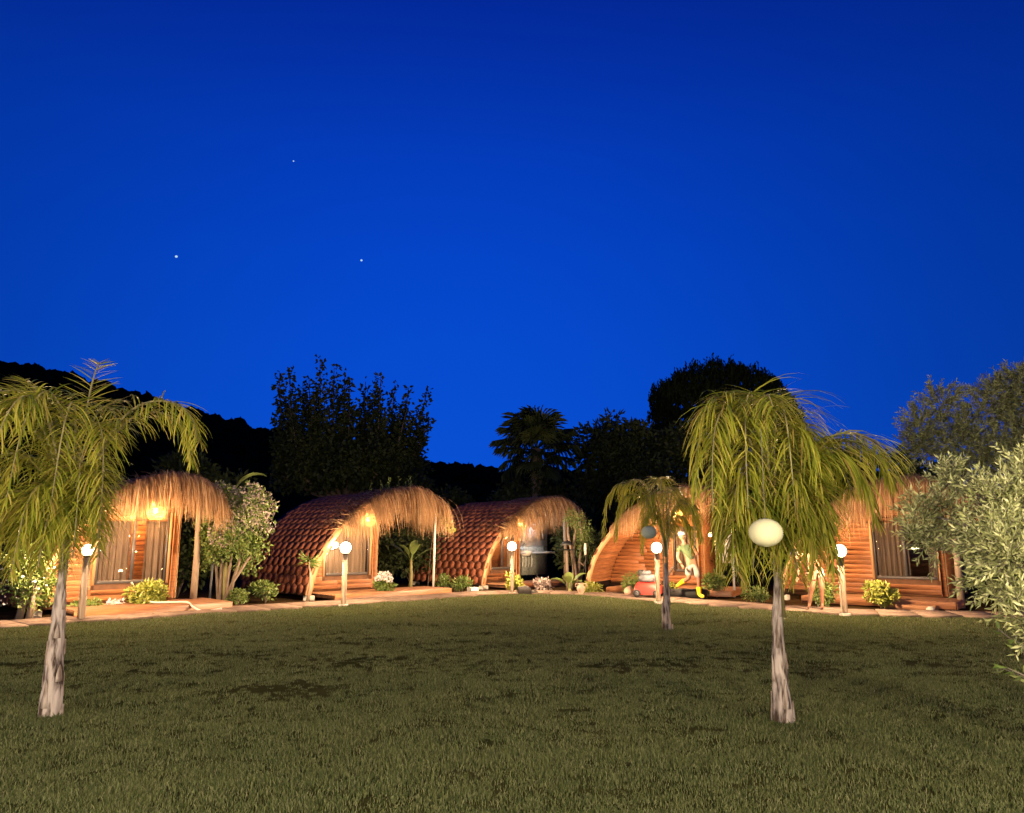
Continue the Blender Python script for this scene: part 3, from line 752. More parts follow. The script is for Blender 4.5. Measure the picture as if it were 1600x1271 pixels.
    slab(wx0 + .05, wx1 - .05, lambda x: wt(x) - .06, lambda x: wt(x) - .002, fy - .012, fy + .045, 'head_rail', 'frame_dark', win_o)
    xm = (wx0 + wx1) / 2
    slab(xm - .035, xm + .035, lambda x: WZ0 + .077, lambda x: wt(x) - .062, fy + .002, fy + .04, 'mullion', 'frame_dark', win_o)
    for a, b in ((wx0 + .051, xm - .036), (xm + .036, wx1 - .051)):
        slab(a, b, lambda x: WZ0 + .078, lambda x: wt(x) - .063, fy + .018, fy + .024, 'pane', 'glass', win_o)
    for a, b in ((wx0 - .06, wx0 - .003), (wx1 + .003, wx1 + .06)):
        slab(a, b, lambda x: WZ0 - .02, lambda x: min(WZ1 + .1, z_at(pr, x) - TH - .03), fy - .035, fy - .001, 'trim', 'trim', win_o)
    spans = gap or [(wx0 + .03, xm - .02), (xm + .02, wx1 - .03)]
    for a, b in spans:
        m_ = max(30, int((b - a) * 110)); V = []; F = []
        for j, (g, amp) in enumerate(((0, .045), (.35, .04), (.7, .032), (1, .025))):
            for i in range(m_ + 1):
                f_ = i / m_; xx = a + (b - a) * f_; zt = wt(xx) - .01
                ph2 = 2 * PI * xx / .13 + .9 * math.sin(xx * 9.0) + .25 * g
                V.append((xx + .008 * math.sin(f_ * 31 + j), fy + .13 + amp * math.sin(ph2) + .012 * math.sin(2.3 * ph2 + j * .4), WZ0 + .01 + (zt - WZ0) * g))
        for j in range(3):
            for i in range(m_): F.append((j * (m_ + 1) + i, j * (m_ + 1) + i + 1, (j + 1) * (m_ + 1) + i + 1, (j + 1) * (m_ + 1) + i))
        link('curtain', npmesh('curtain', V, F, curtain, True), o)
    # side wall, back wall, room inside
    MB().box(ww - .05, ww - .004, fy + .09, depth - .06, FZ - .12, min(z_at(pr, ww), 2.8) - TH - .02).build('side_wall', 'wood_side', o)
    bw = MB().box(1.0, ww - .06, depth - .12, depth - .07, FZ, 1.75).build('back_wall', 'dark_backing', o)
    z = FZ
    while z < 2.3:
        xa = x_at(pr, min(3, z + .14)) + TH + .03; xb = ww - .08
        if xb - xa > .2: po = link('plank', MB().bbox(-(xb - xa) / 2, (xb - xa) / 2, -.02, -.002, 0, .135, .004).mesh('plank', 'wood'), bw); po.location = ((xa + xb) / 2, depth - .122, z)
        z += .142
    if room:
        iw = MB().box(1.15, wx1 + .1, fy + 1.3, fy + 1.34, FZ, 1.9).build('partition', 'dark_backing', o)
        z = FZ
        while z < 2.3:
            xa = x_at(pr, min(3, z + .12)) + TH + .03; xb = wx1 + .13
            if xb - xa > .2: po = link('plank', MB().bbox(-(xb - xa) / 2, (xb - xa) / 2, -.02, -.002, 0, .115, .004).mesh('plank', 'wood'), iw); po.location = ((xa + xb) / 2, fy + 1.298, z)
            z += .122
        rl = empty('ceiling_lamp', (0, 0, 0)); rl.parent = o
        MB().sphere(((wx0 + wx1) / 2 + .25, fy + .75, 2.12), .07, 12, 8).build('bulb', 'bulb_glow', rl, True); bulb_light(rl, ((wx0 + wx1) / 2 + .25, fy + .75, 2.12), 240, .06, ROOM_C)
        MB().lathe([(.05, 2.19), (.06, 2.24), (.02, 2.27)], 10, Matrix.Translation(((wx0 + wx1) / 2 + .25, fy + .75, 0))).build('lamp_holder', 'frame_dark', rl)
    # deck boards and fascia
    dx0, dx1, dy0 = deck
    dk = MB().box(dx0 + .05, dx1 - .05, dy0 + .06, recess - .05, .06, FZ - .20).build('deck', 'dark_backing', o)
    y = dy0; k = 0
    while y < recess - .1:
        dxx = dx1 if y < 0.05 else dx1 - .02
        po = link('plank', MB().bbox(-(dxx - dx0) / 2, (dxx - dx0) / 2, 0, .132, -.03, 0, .004).mesh('plank', 'deck_wood'), dk)
        po.location = ((dx0 + dxx) / 2, y, FZ - .155 + rnd.uniform(-.002, .002)); y += .139
    for zz in (.055, ):
        po = link('fascia', MB().bbox(dx0, dx1, dy0 - .026, dy0 - .002, .02, FZ - .165, .005).mesh('fascia', 'wood'), dk)
    po = link('fascia', MB().bbox(dx1 + .002, dx1 + .026, dy0, recess - .1, .02, FZ - .165, .005).mesh('fascia', 'wood_side'), dk)
    if steps:
        for q, (sy, sz) in enumerate(((-.36, .09), (-.66, -.02))):
            pass
        sp = MB().bbox(wx0 + .55, wx1 + .15, dy0 - .42, dy0 - .04, -.02, .11, .008).build('step', 'deck_wood', o)
    # canopy pole and beam
    if pole == 'wood':
        MB().tube([(WT - .28, .1, -.02), (WT - .26, .12, 1.2), (WT - .3, .1, z_at(pr, WT - .3) - TH - .01)], [.085, .075, .07], 9).build('canopy_post', 'lamp_post', o, True)
    else:
        MB().tube([(WT - .14, -.02, -.02), (WT - .1, -.02, z_at(pr, WT - .12) - TH - .01)], .036, 8).build('canopy_post', 'pale_metal', o, True)
    # washing bay
    if sink:
        bx0, bx1, by = ww + .34, WT - .3, 1.0
        MB().box(bx0, bx1, by, by + .08, 1.35, 2.35).build('splash_wall', 'white_wall', o)
        MB().box(bx0, bx1, by - .004, by + .08, .32, 1.345).build('mosaic_panel', 'mosaic', o)
        MB().bbox(bx0, bx1 - .02, by - .42, by - .006, 1.10, 1.16, .01).build('counter', 'ceramic', o)
        bs = MB(); bs.lathe([(.06, 1.00), (.16, 1.03), (.235, 1.12), (.25, 1.20), (.23, 1.20), (.15, 1.08), (.03, 1.06)], 20, Matrix.Translation((bx0 + .55, by - .24, 0))); bs.build('basin', 'ceramic', o, True)
        MB().tube([(bx0 + .62, by - .05, 1.16), (bx0 + .62, by - .05, 1.42), (bx0 + .61, by - .12, 1.48), (bx0 + .59, by - .2, 1.44)], .016, 8).build('tap', 'chrome', o, True)
        MB().bbox(bx1 - .42, bx1 - .26, by - .13, by - .008, 1.58, 1.61, .004).build('shelf', 'iron', o)
        MB().lathe([(.035, 1.612), (.04, 1.66), (.04, 1.76), (.015, 1.8), (.015, 1.84)], 12, Matrix.Translation((bx1 - .33, by - .07, 0))).build('soap_bottle', 'frame_brown', o, True)
        for q in range(4):
            xx = bx0 + .5 + q * .16
            MB().tube([(xx, by - .12, 1.08), (xx + .03, by - .14, .9), (xx + .06, by - .1, .72), (xx + .02, by - .1, .62)], .018, 6).build('driftwood_leg', 'pale_metal', o, True)
        bl_ = empty('bay_lamp', (0, 0, 0)); bl_.parent = o
        MB().sphere(((bx0 + bx1) / 2, by - .35, 2.42), .045, 10, 8).build('bulb', 'globe_glow', bl_, True); bulb_light(bl_, ((bx0 + bx1) / 2, by - .35, 2.42), 75, .04, (.9, .92, 1.0))
        MB().lathe([(.03, 2.47), (.035, 2.52), (.012, 2.56)], 10, Matrix.Translation(((bx0 + bx1) / 2, by - .35, 0))).build('lamp_holder', 'iron', bl_)
        # dark door leaf between wall and bay
        MB().bbox(ww + .04, ww + .33, .72, .78, .33, 2.2, .006).build('door', 'curtain_dark', o)
    if side_bay_wall:
        MB().box(ww + .5, WT - .35, 1.3, 1.36, .9, 1.75).build('white_panel', 'white_wall', o)
    # thatch fringe along the arch, over the canopy and round its right end
    N = thatch_n; V = []; F = []
    s0 = 0
    for q in range(n):
        if pr[q][0] >= thatch_from: s0 = S[q]; break
    def strand(p0, out, L_, w_):
        nb_ = len(V); p = Vector(p0); d = Vector(out).normalized(); segs = 5; sl = L_ / segs
        side = Vector((rnd.uniform(-1, 1), rnd.uniform(-.6, .6), 0)).normalized() * w_ * .5
        sway = Vector((rnd.gauss(0, .15) + .2 * noise.noise((p0[0] * 6, loc[1], 0)), rnd.gauss(0, .13), 0))
        for k in range(segs + 1):
            ww_ = side * (1 - .75 * (k / segs) ** 2)
            V.append(p - ww_); V.append(p + ww_)
            d = (d + Vector((sway.x * .35, sway.y * .35, -.85 if k else -.45))).normalized(); p = p + d * sl
        for k in range(segs): F.append((nb_ + 2 * k, nb_ + 2 * k + 1, nb_ + 2 * k + 3, nb_ + 2 * k + 2))
    for k in range(N):
        s_ = s0 + (S[-1] - s0) * rnd.random(); x, z, tx, tz = at_s(pr, S, s_)
        grow = min(1, .22 + (s_ - s0) / 1.3)
        L_ = fringe * grow * rnd.uniform(.32, 1.1) * (.92 + .34 * noise.noise((x * 4.5, loc[0], 0)) + .22 * noise.noise((x * 14, loc[0], 3)))
        y0 = rnd.uniform(-.16, .10)
        strand((x, y0, z + .03 + rnd.uniform(0, .07)), (rnd.gauss(0, .12) - tz * .0, -rnd.uniform(.5, 1.1), rnd.uniform(.05, .5)), L_, rnd.uniform(.008, .02))
    for k in range(N // 4):                                     # lies back on the roof
        s_ = s0 + (S[-1] - s0) * rnd.random(); x, z, tx, tz = at_s(pr, S, s_)
        y0 = rnd.uniform(.1, 1.5)
        nb_ = len(V); a = Vector((x, y0, z + .05 + .05 * rnd.random())); dirv = Vector((rnd.gauss(0, .25) - tx * .25, -rnd.uniform(.5, 1), rnd.uniform(.0, .3) - tz * .25)).normalized()
        L_ = rnd.uniform(.3, .6); sd = Vector((.012, 0, 0.004))
        for q in range(3):
            c = a + dirv * L_ * q / 2 + Vector((0, 0, -.02 * q * q)); V.append(c - sd * (1 - .4 * q)); V.append(c + sd * (1 - .4 * q))
        F += [(nb_, nb_ + 1, nb_ + 3, nb_ + 2), (nb_ + 2, nb_ + 3, nb_ + 5, nb_ + 4)]
    for k in range(N // 3):                                     # right end
        s_ = S[-1] - rnd.random() ** 1.5 * .5; x, z, tx, tz = at_s(pr, S, s_)
        strand((x, rnd.uniform(-.1, 1.7), z + .04 + rnd.uniform(0, .05)), (rnd.uniform(.5, 1), rnd.gauss(0, .15), rnd.uniform(-.1, .4)), fringe * rnd.uniform(.55, 1.0), rnd.uniform(.008, .02))
    th = link('thatch', npmesh('thatch', np.array([tuple(v) for v in V]), F, 'thatch'), o); th['kind'] = 'stuff'
    return o

def cab_pt(loc, phi, x, y, z):
    return (loc[0] + x * math.cos(phi) - y * math.sin(phi), loc[1] + x * math.sin(phi) + y * math.cos(phi), z)

CAB = {1: ((-10.0, 15.75, 0), R(45)), 2: ((-5.48, 20.2, 0), R(45)), 3: ((-0.98, 24.8, 0), R(45)), 4: ((2.3, 23.7, 0), R(-29)), 5: ((7.25, 20.6, 0), R(-38))}
cabin(*CAB[1], 'leftmost timber cabin with drawn-apart curtains behind the left palm', ww=3.0, win=(1.25, 2.78), curtain='curtain_dark', gap=[(1.27, 1.98), (2.28, 2.76)], room=True, deck=(.5, 3.75, -1.25), sx_=.83, thatch_from=1.0, fringe=1.4)
cabin(*CAB[2], 'timber cabin with closed curtains and dark red shingled flank, white canopy pole', ww=2.35, win=(.66, 2.12), curtain='curtain', pole='metal', shingle_box=(3.2, 4.2), deck=(.25, 4.2, -1.0))
cabin(*CAB[3], 'cabin in the middle with hexagonal shingles and an outdoor washbasin', ww=1.95, win=(.62, 1.72), gap=[(.62, .72), (1.5, 1.7)], room=True, sink=True, shingle_box=(3.4, 4.2), deck=(.2, 3.9, -.9), thatch_from=.8, sx_=1.03, fringe=1.45)
cabin(*CAB[4], 'cabin with a deep timber-lined porch behind the small palm', ww=3.3, win=(2.35, 3.1), recess=1.7, depth=5.0, lining=True, curtain='curtain', side_bay_wall=True, deck=(.9, 4.6, -.5), thatch_from=.95, sx_=1.06, fringe=1.25, pole='metal', thatch_n=2700)
cabin(*CAB[5], 'rightmost timber cabin with wide curtained window and steps', ww=3.95, win=(2.35, 3.8), recess=.5, curtain='curtain_dark', gap=[(2.36, 3.15), (3.58, 3.78)], deck=(.9, 4.3, -1.0), thatch_from=.9, sx_=1.02, fringe=1.5, steps=True, thatch_n=2700)

# ------------------------------------------------------------------ porch pendants (woven baskets)
def pendant(loc, top, label):
    o = empty('pendant_lamp', loc); tag(o, label, 'pendant lamp', 'woven pendant lamps in the porches')
    MB().sphere((0, 0, 0), .062, 12, 8).build('bulb', 'bulb_glow', o, True); bulb_light(o, (0, 0, 0), PENDANT_W, .055, WARM)
    mb = MB(); ns = 22
    for k in range(ns):
        a = 2 * PI * k / ns; da = .055
        prof = [(.07, .2), (.16, .14), (.2, .0), (.185, -.12), (.13, -.2)]
        V = []
        for r_, z in prof:
            for s_ in (-1, 1): V.append((r_ * math.cos(a + s_ * da * .12 / r_ * 1.2), r_ * math.sin(a + s_ * da * .12 / r_ * 1.2), z))
        mb.add(V, [(2 * i, 2 * i + 1, 2 * i + 3, 2 * i + 2) for i in range(4)])
    for z, r_ in ((.17, .125), (.08, .185), (0, .202), (-.09, .192), (-.18, .145)):
        mb.tube([(r_ * math.cos(2 * PI * k / 20), r_ * math.sin(2 * PI * k / 20), z) for k in range(21)], .009, 5, False)
    mb.build('shade', 'basket', o)
    MB().tube([(0, 0, .06), (0, 0, top)], .006, 5).build('cord', 'iron', o)
    return o
pendant(cab_pt(*CAB[1], 2.25, -.28, 2.24), .55, 'glowing woven pendant lamp in the leftmost cabin porch')
pendant(cab_pt(*CAB[2], 1.66, -.34, 2.16), .3, 'glowing woven pendant lamp in the porch with closed curtains')
pendant(cab_pt(*CAB[3], 1.45, -.34, 2.1), .22, 'glowing woven pendant lamp in the middle cabin porch')
pendant(cab_pt(*CAB[4], 2.75, .75, 2.35), .45, 'glowing woven pendant lamp in the deep timber-lined porch')
pendant(cab_pt(*CAB[5], 1.5, -.15, 2.12), .28, 'glowing woven pendant lamp in the rightmost cabin porch')

# ------------------------------------------------------------------ globe lamps
def globe_lamp(loc, label, h=1.42, r_=.135, group='globe lamps along the path', postw=.055, watts=GLOBE_W, col=GLOBE_C):
    o = empty('globe_lamp', loc); tag(o, label, 'lamp', group)
    MB().bbox(-.1, .1, -.1, .1, -.03, .05, .01).build('foot', 'concrete', o)
    MB().bbox(-postw, postw, -postw, postw, .051, h - .05, .01).build('post', 'lamp_post', o)
    MB().lathe([(.05, h - .049), (.085, h - .03), (.085, h), (.06, h + .01)], 16).build('collar', 'frame_brown', o, True)
    MB().sphere((0, 0, h + r_ - .012), r_, 18, 12).build('globe', 'globe_glow', o, True); bulb_light(o, (0, 0, h + r_ - .012), watts, r_ * .9, col)
    return o
globe_lamp((-8.42, 14.9, 0), 'lit globe lamp on a post behind the left palm', 1.28, .11)
globe_lamp((-4.07, 18.35, 0), 'lit globe lamp on a post before the cabin with closed curtains', 1.27)
globe_lamp((0.0, 22.5, 0), 'lit globe lamp on a post before the middle cabin', 1.27)
globe_lamp((3.72, 19.3, 0), 'lit globe lamp on a post beside the red mower', 1.26)
globe_lamp((7.05, 16.15, 0), 'lit globe lamp on a post before the rightmost cabin', 1.22, .135)
for x, y, lab in ((4.9, -1.8, 'tall lit globe lamp farthest right on the terrace behind the viewer'), (1.7, -3.2, 'tall lit globe lamp right of the middle of the terrace behind the viewer'), (-2.6, -3.2, 'tall lit globe lamp left of the middle of the terrace behind the viewer'), (-6.6, -2.0, 'tall lit globe lamp farthest left on the terrace behind the viewer')):
    o = globe_lamp((x, y, 0), lab, 2.2, .3, 'tall terrace lamps', .06, FLOOD_W, FLOOD_C)
# black pole lamp
o = empty('pole_lamp', (5.95, 21.9, 0)); tag(o, 'small bare bulb on a thin black pole by the deep porch', 'lamp')
MB().tube([(0, 0, -.02), (0, 0, 1.74)], [.03, .024], 8).build('pole', 'iron', o, True)
MB().tube([(0, 0, 1.72), (-.08, -.02, 1.8), (-.16, -.03, 1.79)], .014, 6).build('arm', 'iron', o, True)
MB().sphere((-.16, -.04, 1.72), .05, 12, 8).build('bulb', 'bulb_glow', o, True); bulb_light(o, (-.16, -.04, 1.72), 110, .045, WARM)
# small globe on the window side of the second cabin
o = empty('wall_lamp', cab_pt(*CAB[2], .80, -.05, 0)); tag(o, 'small lit globe on the window frame behind a post lamp', 'lamp')
MB().tube([(0, .25 * .7, 1.33), (0, 0, 1.33), (0, 0, 1.38)], .012, 6).build('bracket', 'iron', o, True)
MB().sphere((0, 0, 1.44), .08, 14, 10).build('globe', 'globe_glow', o, True); bulb_light(o, (0, 0, 1.44), 70, .07, GLOBE_C)

# paper lanterns hung in the palms
def paper_lantern(loc, r_, m, top, label):
    o = empty('paper_lantern', loc); tag(o, label, 'lantern', 'round paper lanterns hung in the palms')
    nn = 28; prof = []
    for i in range(41):
        a = PI * i / 40; rib = 1 + .02 * math.cos(i * PI)
        prof.append((max(.02, r_ * math.sin(a) * rib), -r_ * .84 * math.cos(a)))
    MB().lathe(prof, nn).build('shade', m, o, True)
    MB().tube([(r_ * .16 * math.cos(2 * PI * k / 16), r_ * .16 * math.sin(2 * PI * k / 16), r_ * .845) for k in range(17)], .004, 5, False).build('wire_ring', 'iron', o)
    MB().tube([(0, 0, r_ * .8), (.01, 0, top)], .003, 4).build('string', 'string', o)
paper_lantern((1.99, 5.86, 1.615), .13, 'paper', .82, 'pale yellow paper lantern hanging in the right palm')
paper_lantern((2.40, 13.1, 1.70), .135, 'paper_teal', .55, 'grey-green paper lantern hanging in the small palm')

# ------------------------------------------------------------------ feather palms on the lawn
def frond_mesh(az, reach, h, fall, n, llen, hang, w_=.0145, seed=0, start=.24):
    r2 = random.Random(seed); N = 30; a = R(az)
    K = [(0, 0), (.07 * reach, .34 * h), (.2 * reach, .68 * h), (.42 * reach, .94 * h), (.68 * reach, h), (.9 * reach, h - .32 * fall), (reach, h - fall)]
    if fall < .06: K = [(0, 0), (.07 * reach, .22 * h), (.19 * reach, .44 * h), (.36 * reach, .64 * h), (.58 * reach, .82 * h), (.82 * reach, .94 * h), (1.05 * reach, h)]
    K = catmull(K, 5); N = len(K) - 1; bend = r2.uniform(-.22, .22)
    P = [Vector((math.cos(a + bend * i / N) * q, math.sin(a + bend * i / N) * q, z)) for i, (q, z) in enumerate(K)]
    T = [(P[i + 1] - P[i]).normalized() for i in range(N)]
    T.append(T[-1])
    mb = MB(); mb.tube(P, [.015 * (1 - .82 * i / N) + .0025 for i in range(N + 1)], 6)
    V, F = mb.v, mb.f; fm = [1] * len(F)
    for k in range(n):
        f_ = start + (1 - start) * (k + r2.random() * .5) / n; q = f_ * N; i = min(N - 1, int(q)); p = P[i].lerp(P[i + 1], q - i); t_ = T[i]
        sd = t_.cross(Vector((0, 0, 1))); sd = sd.normalized() if sd.length > .05 else Vector((math.sin(a), -math.cos(a), 0))
        up = sd.cross(t_).normalized()
        env = .62 + .9 * f_ if f_ < .45 else 1.02 * (1 - .72 * ((f_ - .45) / .55) ** 2)
        for s_ in (-1, 1):
            L_ = llen * env * r2.uniform(.75, 1.12)
            if L_ < .05: continue
            d = (sd * s_ * r2.uniform(.8, 1.1) + t_ * r2.uniform(.35, .8) + up * r2.uniform(-.25, .55)).normalized()
            segs = 5; sl = L_ / segs; c = p.copy(); nb_ = len(V); hg = hang * r2.uniform(.6, 1.35)
            wv = d.cross(Vector((r2.gauss(0, .3), r2.gauss(0, .3), 1))).normalized()
            for j in range(segs + 1):
                fw = w_ * (.55, 1.0, 1.0, .85, .6, .12)[j] * .5
                V.append(tuple(c - wv * fw)); V.append(tuple(c + wv * fw))
                d = (d + Vector((0, 0, -hg * (.5 + .5 * j / segs)))).normalized(); c = c + d * sl
            for j in range(segs): F.append((nb_ + 2 * j, nb_ + 2 * j + 1, nb_ + 2 * j + 3, nb_ + 2 * j + 2)); fm.append(0)
    return npmesh('frond', V, F, ['frond', 'petiole'], False, fm)

def palm(loc, label, trunk_pts, trunk_r, crown_at, fronds, sheaths, spears=(), scale=1.0, boots=14):
    o = empty('feather_palm', loc); tag(o, label, 'palm tree', 'feather palms on the lawn')
    mb = MB()
    P = catmull3(trunk_pts, 14)
    NP = len(P)
    rr = []
    for i in range(NP):
        f_ = i / (NP - 1); q = f_ * (len(trunk_r) - 1); k = min(len(trunk_r) - 2, int(q)); rr.append(trunk_r[k] + (trunk_r[k + 1] - trunk_r[k]) * (q - k))
    mb.tube(P, rr, 30, True, lambda i, k: 1 + .22 * noise.noise((2.2 * math.cos(k * PI / 15), 2.2 * math.sin(k * PI / 15), i * .07 + loc[0])) + .16 * noise.noise((5 * math.cos(k * PI / 15), 5 * math.sin(k * PI / 15), i * .16 + loc[0])))
    mb.build('trunk', 'palm_trunk', o, True)
    # old leaf bases clasping the trunk
    for b in range(boots):
        f_ = .02 + .8 * (b + rnd.random() * .4) / boots; i = int(f_ * (NP - 1)); a = b * 2.4 + rnd.uniform(-.3, .3); r_ = rr[i]
        h = rnd.uniform(.12, .26) * scale; wd_ = r_ * rnd.uniform(.45, .8); V = []; F = []
        for j in range(5):
            g = j / 4; pi = P[min(NP - 1, i + int(g * h / max(.01, (Vector(P[-1]) - Vector(P[0])).length) * NP))]
            zz = P[i][2] + h * g; ro = r_ * (1.03 + (.04 if j < 4 else .09)) - (r_ - rr[min(NP - 1, i + int(h * g / 1.25 * NP))])
            hw = wd_ * (1 - .85 * g ** 1.5) / r_
            for s_ in (-1, 0, 1):
                aa = a + s_ * hw * .6; q = ro * (1.0 if s_ else 1.12)
                V.append((pi[0] + math.cos(aa) * q, pi[1] + math.sin(aa) * q, zz))
        for j in range(4):
            for s_ in range(2): F.append((3 * j + s_, 3 * j + s_ + 1, 3 * j + s_ + 4, 3 * j + s_ + 3))
        bo = link('leaf_base', npmesh('leaf_base', V, F, 'palm_boot', True), o)
        sm = bo.modifiers.new('thickness', 'SOLIDIFY'); sm.thickness = .012 * scale; sm.offset = -1
    top = Vector(P[-1])
    for (dx, dy, dz, r0) in sheaths:
        e = top + Vector((dx, dy, dz))
        MB().tube([top + Vector((dx * .35, dy * .35, -.38 * scale)), top + Vector((dx * .4, dy * .4, -.05)), top.lerp(e, .55) , e], [r0 * .9, r0 * .8, r0 * .6, r0 * .4], 8).build('petiole', 'petiole', o, True)
    for i, fr in enumerate(fronds):
        (bx, by, bz), kw = fr
        fo = link('frond', frond_mesh(seed=i * 17 + int(abs(loc[0]) * 100), **kw), o); fo.location = top + Vector((bx, by, bz))
    for (p, q, wd_) in spears:
        p, q = Vector(p), Vector(q); d = (q - p); s_ = d.cross(Vector((0, 1, 0))).normalized() * wd_ * .5
        so = link('spear_leaf', npmesh('spear_leaf', [p - s_, p + s_, p + d * .6 + s_ * .8, p + d * .6 - s_ * .8, q], [(0, 1, 2, 3), (3, 2, 4)], 'frond'), o)
    return o
def catmull3(P, m=6):
    out = []
    for i in range(len(P) - 1):
        p0, p1, p2, p3 = P[max(i - 1, 0)], P[i], P[i + 1], P[min(i + 2, len(P) - 1)]
        for k in range(m):
            t_ = k / m
            out.append(tuple(0.5 * (2 * p1[a] + (p2[a] - p0[a]) * t_ + (2 * p0[a] - 5 * p1[a] + 4 * p2[a] - p3[a]) * t_ ** 2 + (3 * p1[a] - p0[a] - 3 * p2[a] + p3[a]) * t_ ** 3) for a in range(3)))
    out.append(tuple(P[-1])); return out
def fk(az, reach, h, fall, n=60, llen=.48, hang=.5): return dict(az=az, reach=reach, h=h, fall=fall, n=int(n * 1.15), llen=llen, hang=hang)
def fr(rows, llen, hang): return [((rnd.uniform(-.03, .03), rnd.uniform(-.03, .03), .12), fk(*r_[:4], r_[4] if len(r_) > 4 else 64, llen * (r_[5] if len(r_) > 5 else 1), hang * (r_[6] if len(r_) > 6 else 1))) for r_ in rows]

palm((-4.18, 7.05, 0), 'feather palm with pale rugged trunk at the left of the lawn',
     [(.0, 0, -.05), (.0, 0, .25), (-.02, .02, .6), (-.03, .03, .95), (-.04, .03, 1.28)], [.098, .078, .066, .05, .03],
     None,
     fr([(105, .35, 1.98, -.05, 46, .7, .25), (150, .75, 1.78, .0, 50, .85, .4), (176, 1.1, 1.62, .12, 52, .9, .6), (4, 1.22, 1.5, .42), (24, 1.05, 1.42, .5), (262, .7, 1.5, 1.05, 70, .9, .6), (236, .75, 1.45, .95), (212, .85, 1.42, .8), (190, 1.0, 1.36, .6),
         (290, .5, 1.42, 1.0), (330, .45, 1.25, .9), (80, .5, 1.5, .35, 50, .9, .6), (202, .85, .95, .8), (300, .42, .85, .75), (172, .85, .95, .75), (250, .5, .65, .7), (275, .4, .5, .6), (215, .6, .55, .65), (185, .75, .6, .7), (320, .4, .6, .6), (345, .42, .8, .65), (150, .6, .6, .6), (235, .45, .4, .55), (10, .35, .5, .5), (262, .3, .35, .45), (300, .3, .3, .42)], .47, .37),
     [(-.06, .02, .42, .026), (.07, .0, .45, .024), (.01, -.04, .45, .024), (.03, .04, .45, .022), (-.02, .0, .5, .022)], boots=15)
palm((2.3, 6.62, 0), 'feather palm with a paper lantern at the right of the lawn',
     [(.0, 0, -.05), (.0, 0, .3), (-.005, 0, .65), (.01, 0, 1.0), (.03, 0, 1.28)], [.092, .072, .05, .038, .022],
     None,
     fr([(176, .66, 1.42, .85), (198, .7, 1.3, .9), (222, .5, 1.42, 1.0), (150, .55, 1.38, .7), (275, .4, 1.36, 1.0), (95, .4, 1.5, .3, 54, .9, .6), (120, .5, 1.45, .45, 54, .9, .7), (246, .74, 1.36, .14, 50, .7),
         (0, 1.15, 1.12, .45), (16, 1.1, 1.06, .38), (36, 1.0, 1.0, .4), (350, .8, .92, .6), (328, .45, 1.12, .85), (22, .5, 1.22, .65), (205, .45, .72, .7), (310, .38, .65, .6), (165, .5, .9, .8), (190, .45, .45, .6), (345, .45, .5, .6), (15, .5, .65, .6), (218, .4, .42, .55), (155, .45, .55, .6), (325, .32, .4, .5), (180, .3, .3, .45), (250, .3, .35, .5), (285, .3, .3, .45)], .57, .42),
     [(-.05, .0, .45, .02), (.07, .0, .34, .022), (.015, -.03, .42, .018), (.02, .04, .4, .018)],
     spears=[((-.03, .0, 1.3), (-.5, .1, 2.88), .011), ((-.02, .0, 1.3), (.06, .1, 2.9), .011)], boots=12)
palm((2.74, 13.45, 0), 'small feather palm with a dark trunk in front of the deep timber porch',
     [(0, 0, -.05), (-.02, 0, .3), (.0, 0, .7), (.0, 0, 1.16)], [.088, .07, .055, .03],
     None,
     fr([(178, 1.12, 1.32, .95), (164, .8, 1.38, .65), (186, .9, 1.1, .8), (5, .7, 1.02, .75), (40, .5, 1.22, .5), (275, .5, 1.2, .85), (95, .3, 1.42, .1), (335, .6, .92, .65), (225, .5, 1.12, .75), (350, .45, .7, .6), (200, .45, .75, .65)], .44, .5),
     [(-.07, .0, .42, .02), (.09, .0, .4, .02), (.02, -.03, .4, .018)], boots=10)

# ------------------------------------------------------------------ olive tree at the right edge
def olive(loc, label, clumps, m, hub, dens, trunk):
    o = empty('olive_tree', loc); tag(o, label, 'olive tree')
    mb = MB(); mb.tube(trunk, [.2, .15, .13, .1], 12); P = []; D = []
    for cx, cy_, cz, r_ in clumps:
        e = Vector((cx, cy_, cz)); h_ = Vector(hub); mid = h_.lerp(e, .5) + Vector((rnd.gauss(0, .06), rnd.gauss(0, .06), .05)); mb.tube([h_, mid, e], [.03, .018, .006], 6)
        for k in range(int(dens * (r_ / .3) ** 1.8) + 14):
            d = Vector((rnd.gauss(0, 1), rnd.gauss(0, 1), rnd.gauss(0, 1))).normalized(); p = e + d * r_ * .8 * rnd.random() ** .6
            tw = (d + Vector((-.1, -.25, .5)) + Vector((rnd.gauss(0, .5), rnd.gauss(0, .5), rnd.gauss(0, .5)))).normalized(); tl = rnd.uniform(.09, .19)
            mb.tube([p, p + tw * tl], [.003, .0015], 3, False)
            sd = tw.cross(Vector((rnd.gauss(0, 1), rnd.gauss(0, 1), rnd.gauss(0, 1)))).normalized(); s2 = tw.cross(sd)
            for j in range(7):
                q = p + tw * tl * (j + .3) / 7; ax = sd if j % 2 == 0 else s2
                for s_ in (-1, 1): P.append(tuple(q)); D.append(tuple(tw * .9 + ax * s_ * .75 + Vector((rnd.gauss(0, .15), rnd.gauss(0, .15), rnd.gauss(0, .15)))))
    mb.build('trunk', 'olive_bark', o, True); n = len(P)
    link('crown', leaf_mesh('crown', P, D, rng.uniform(.034, .062, n), rng.uniform(.009, .0155, n), m, .15), o)
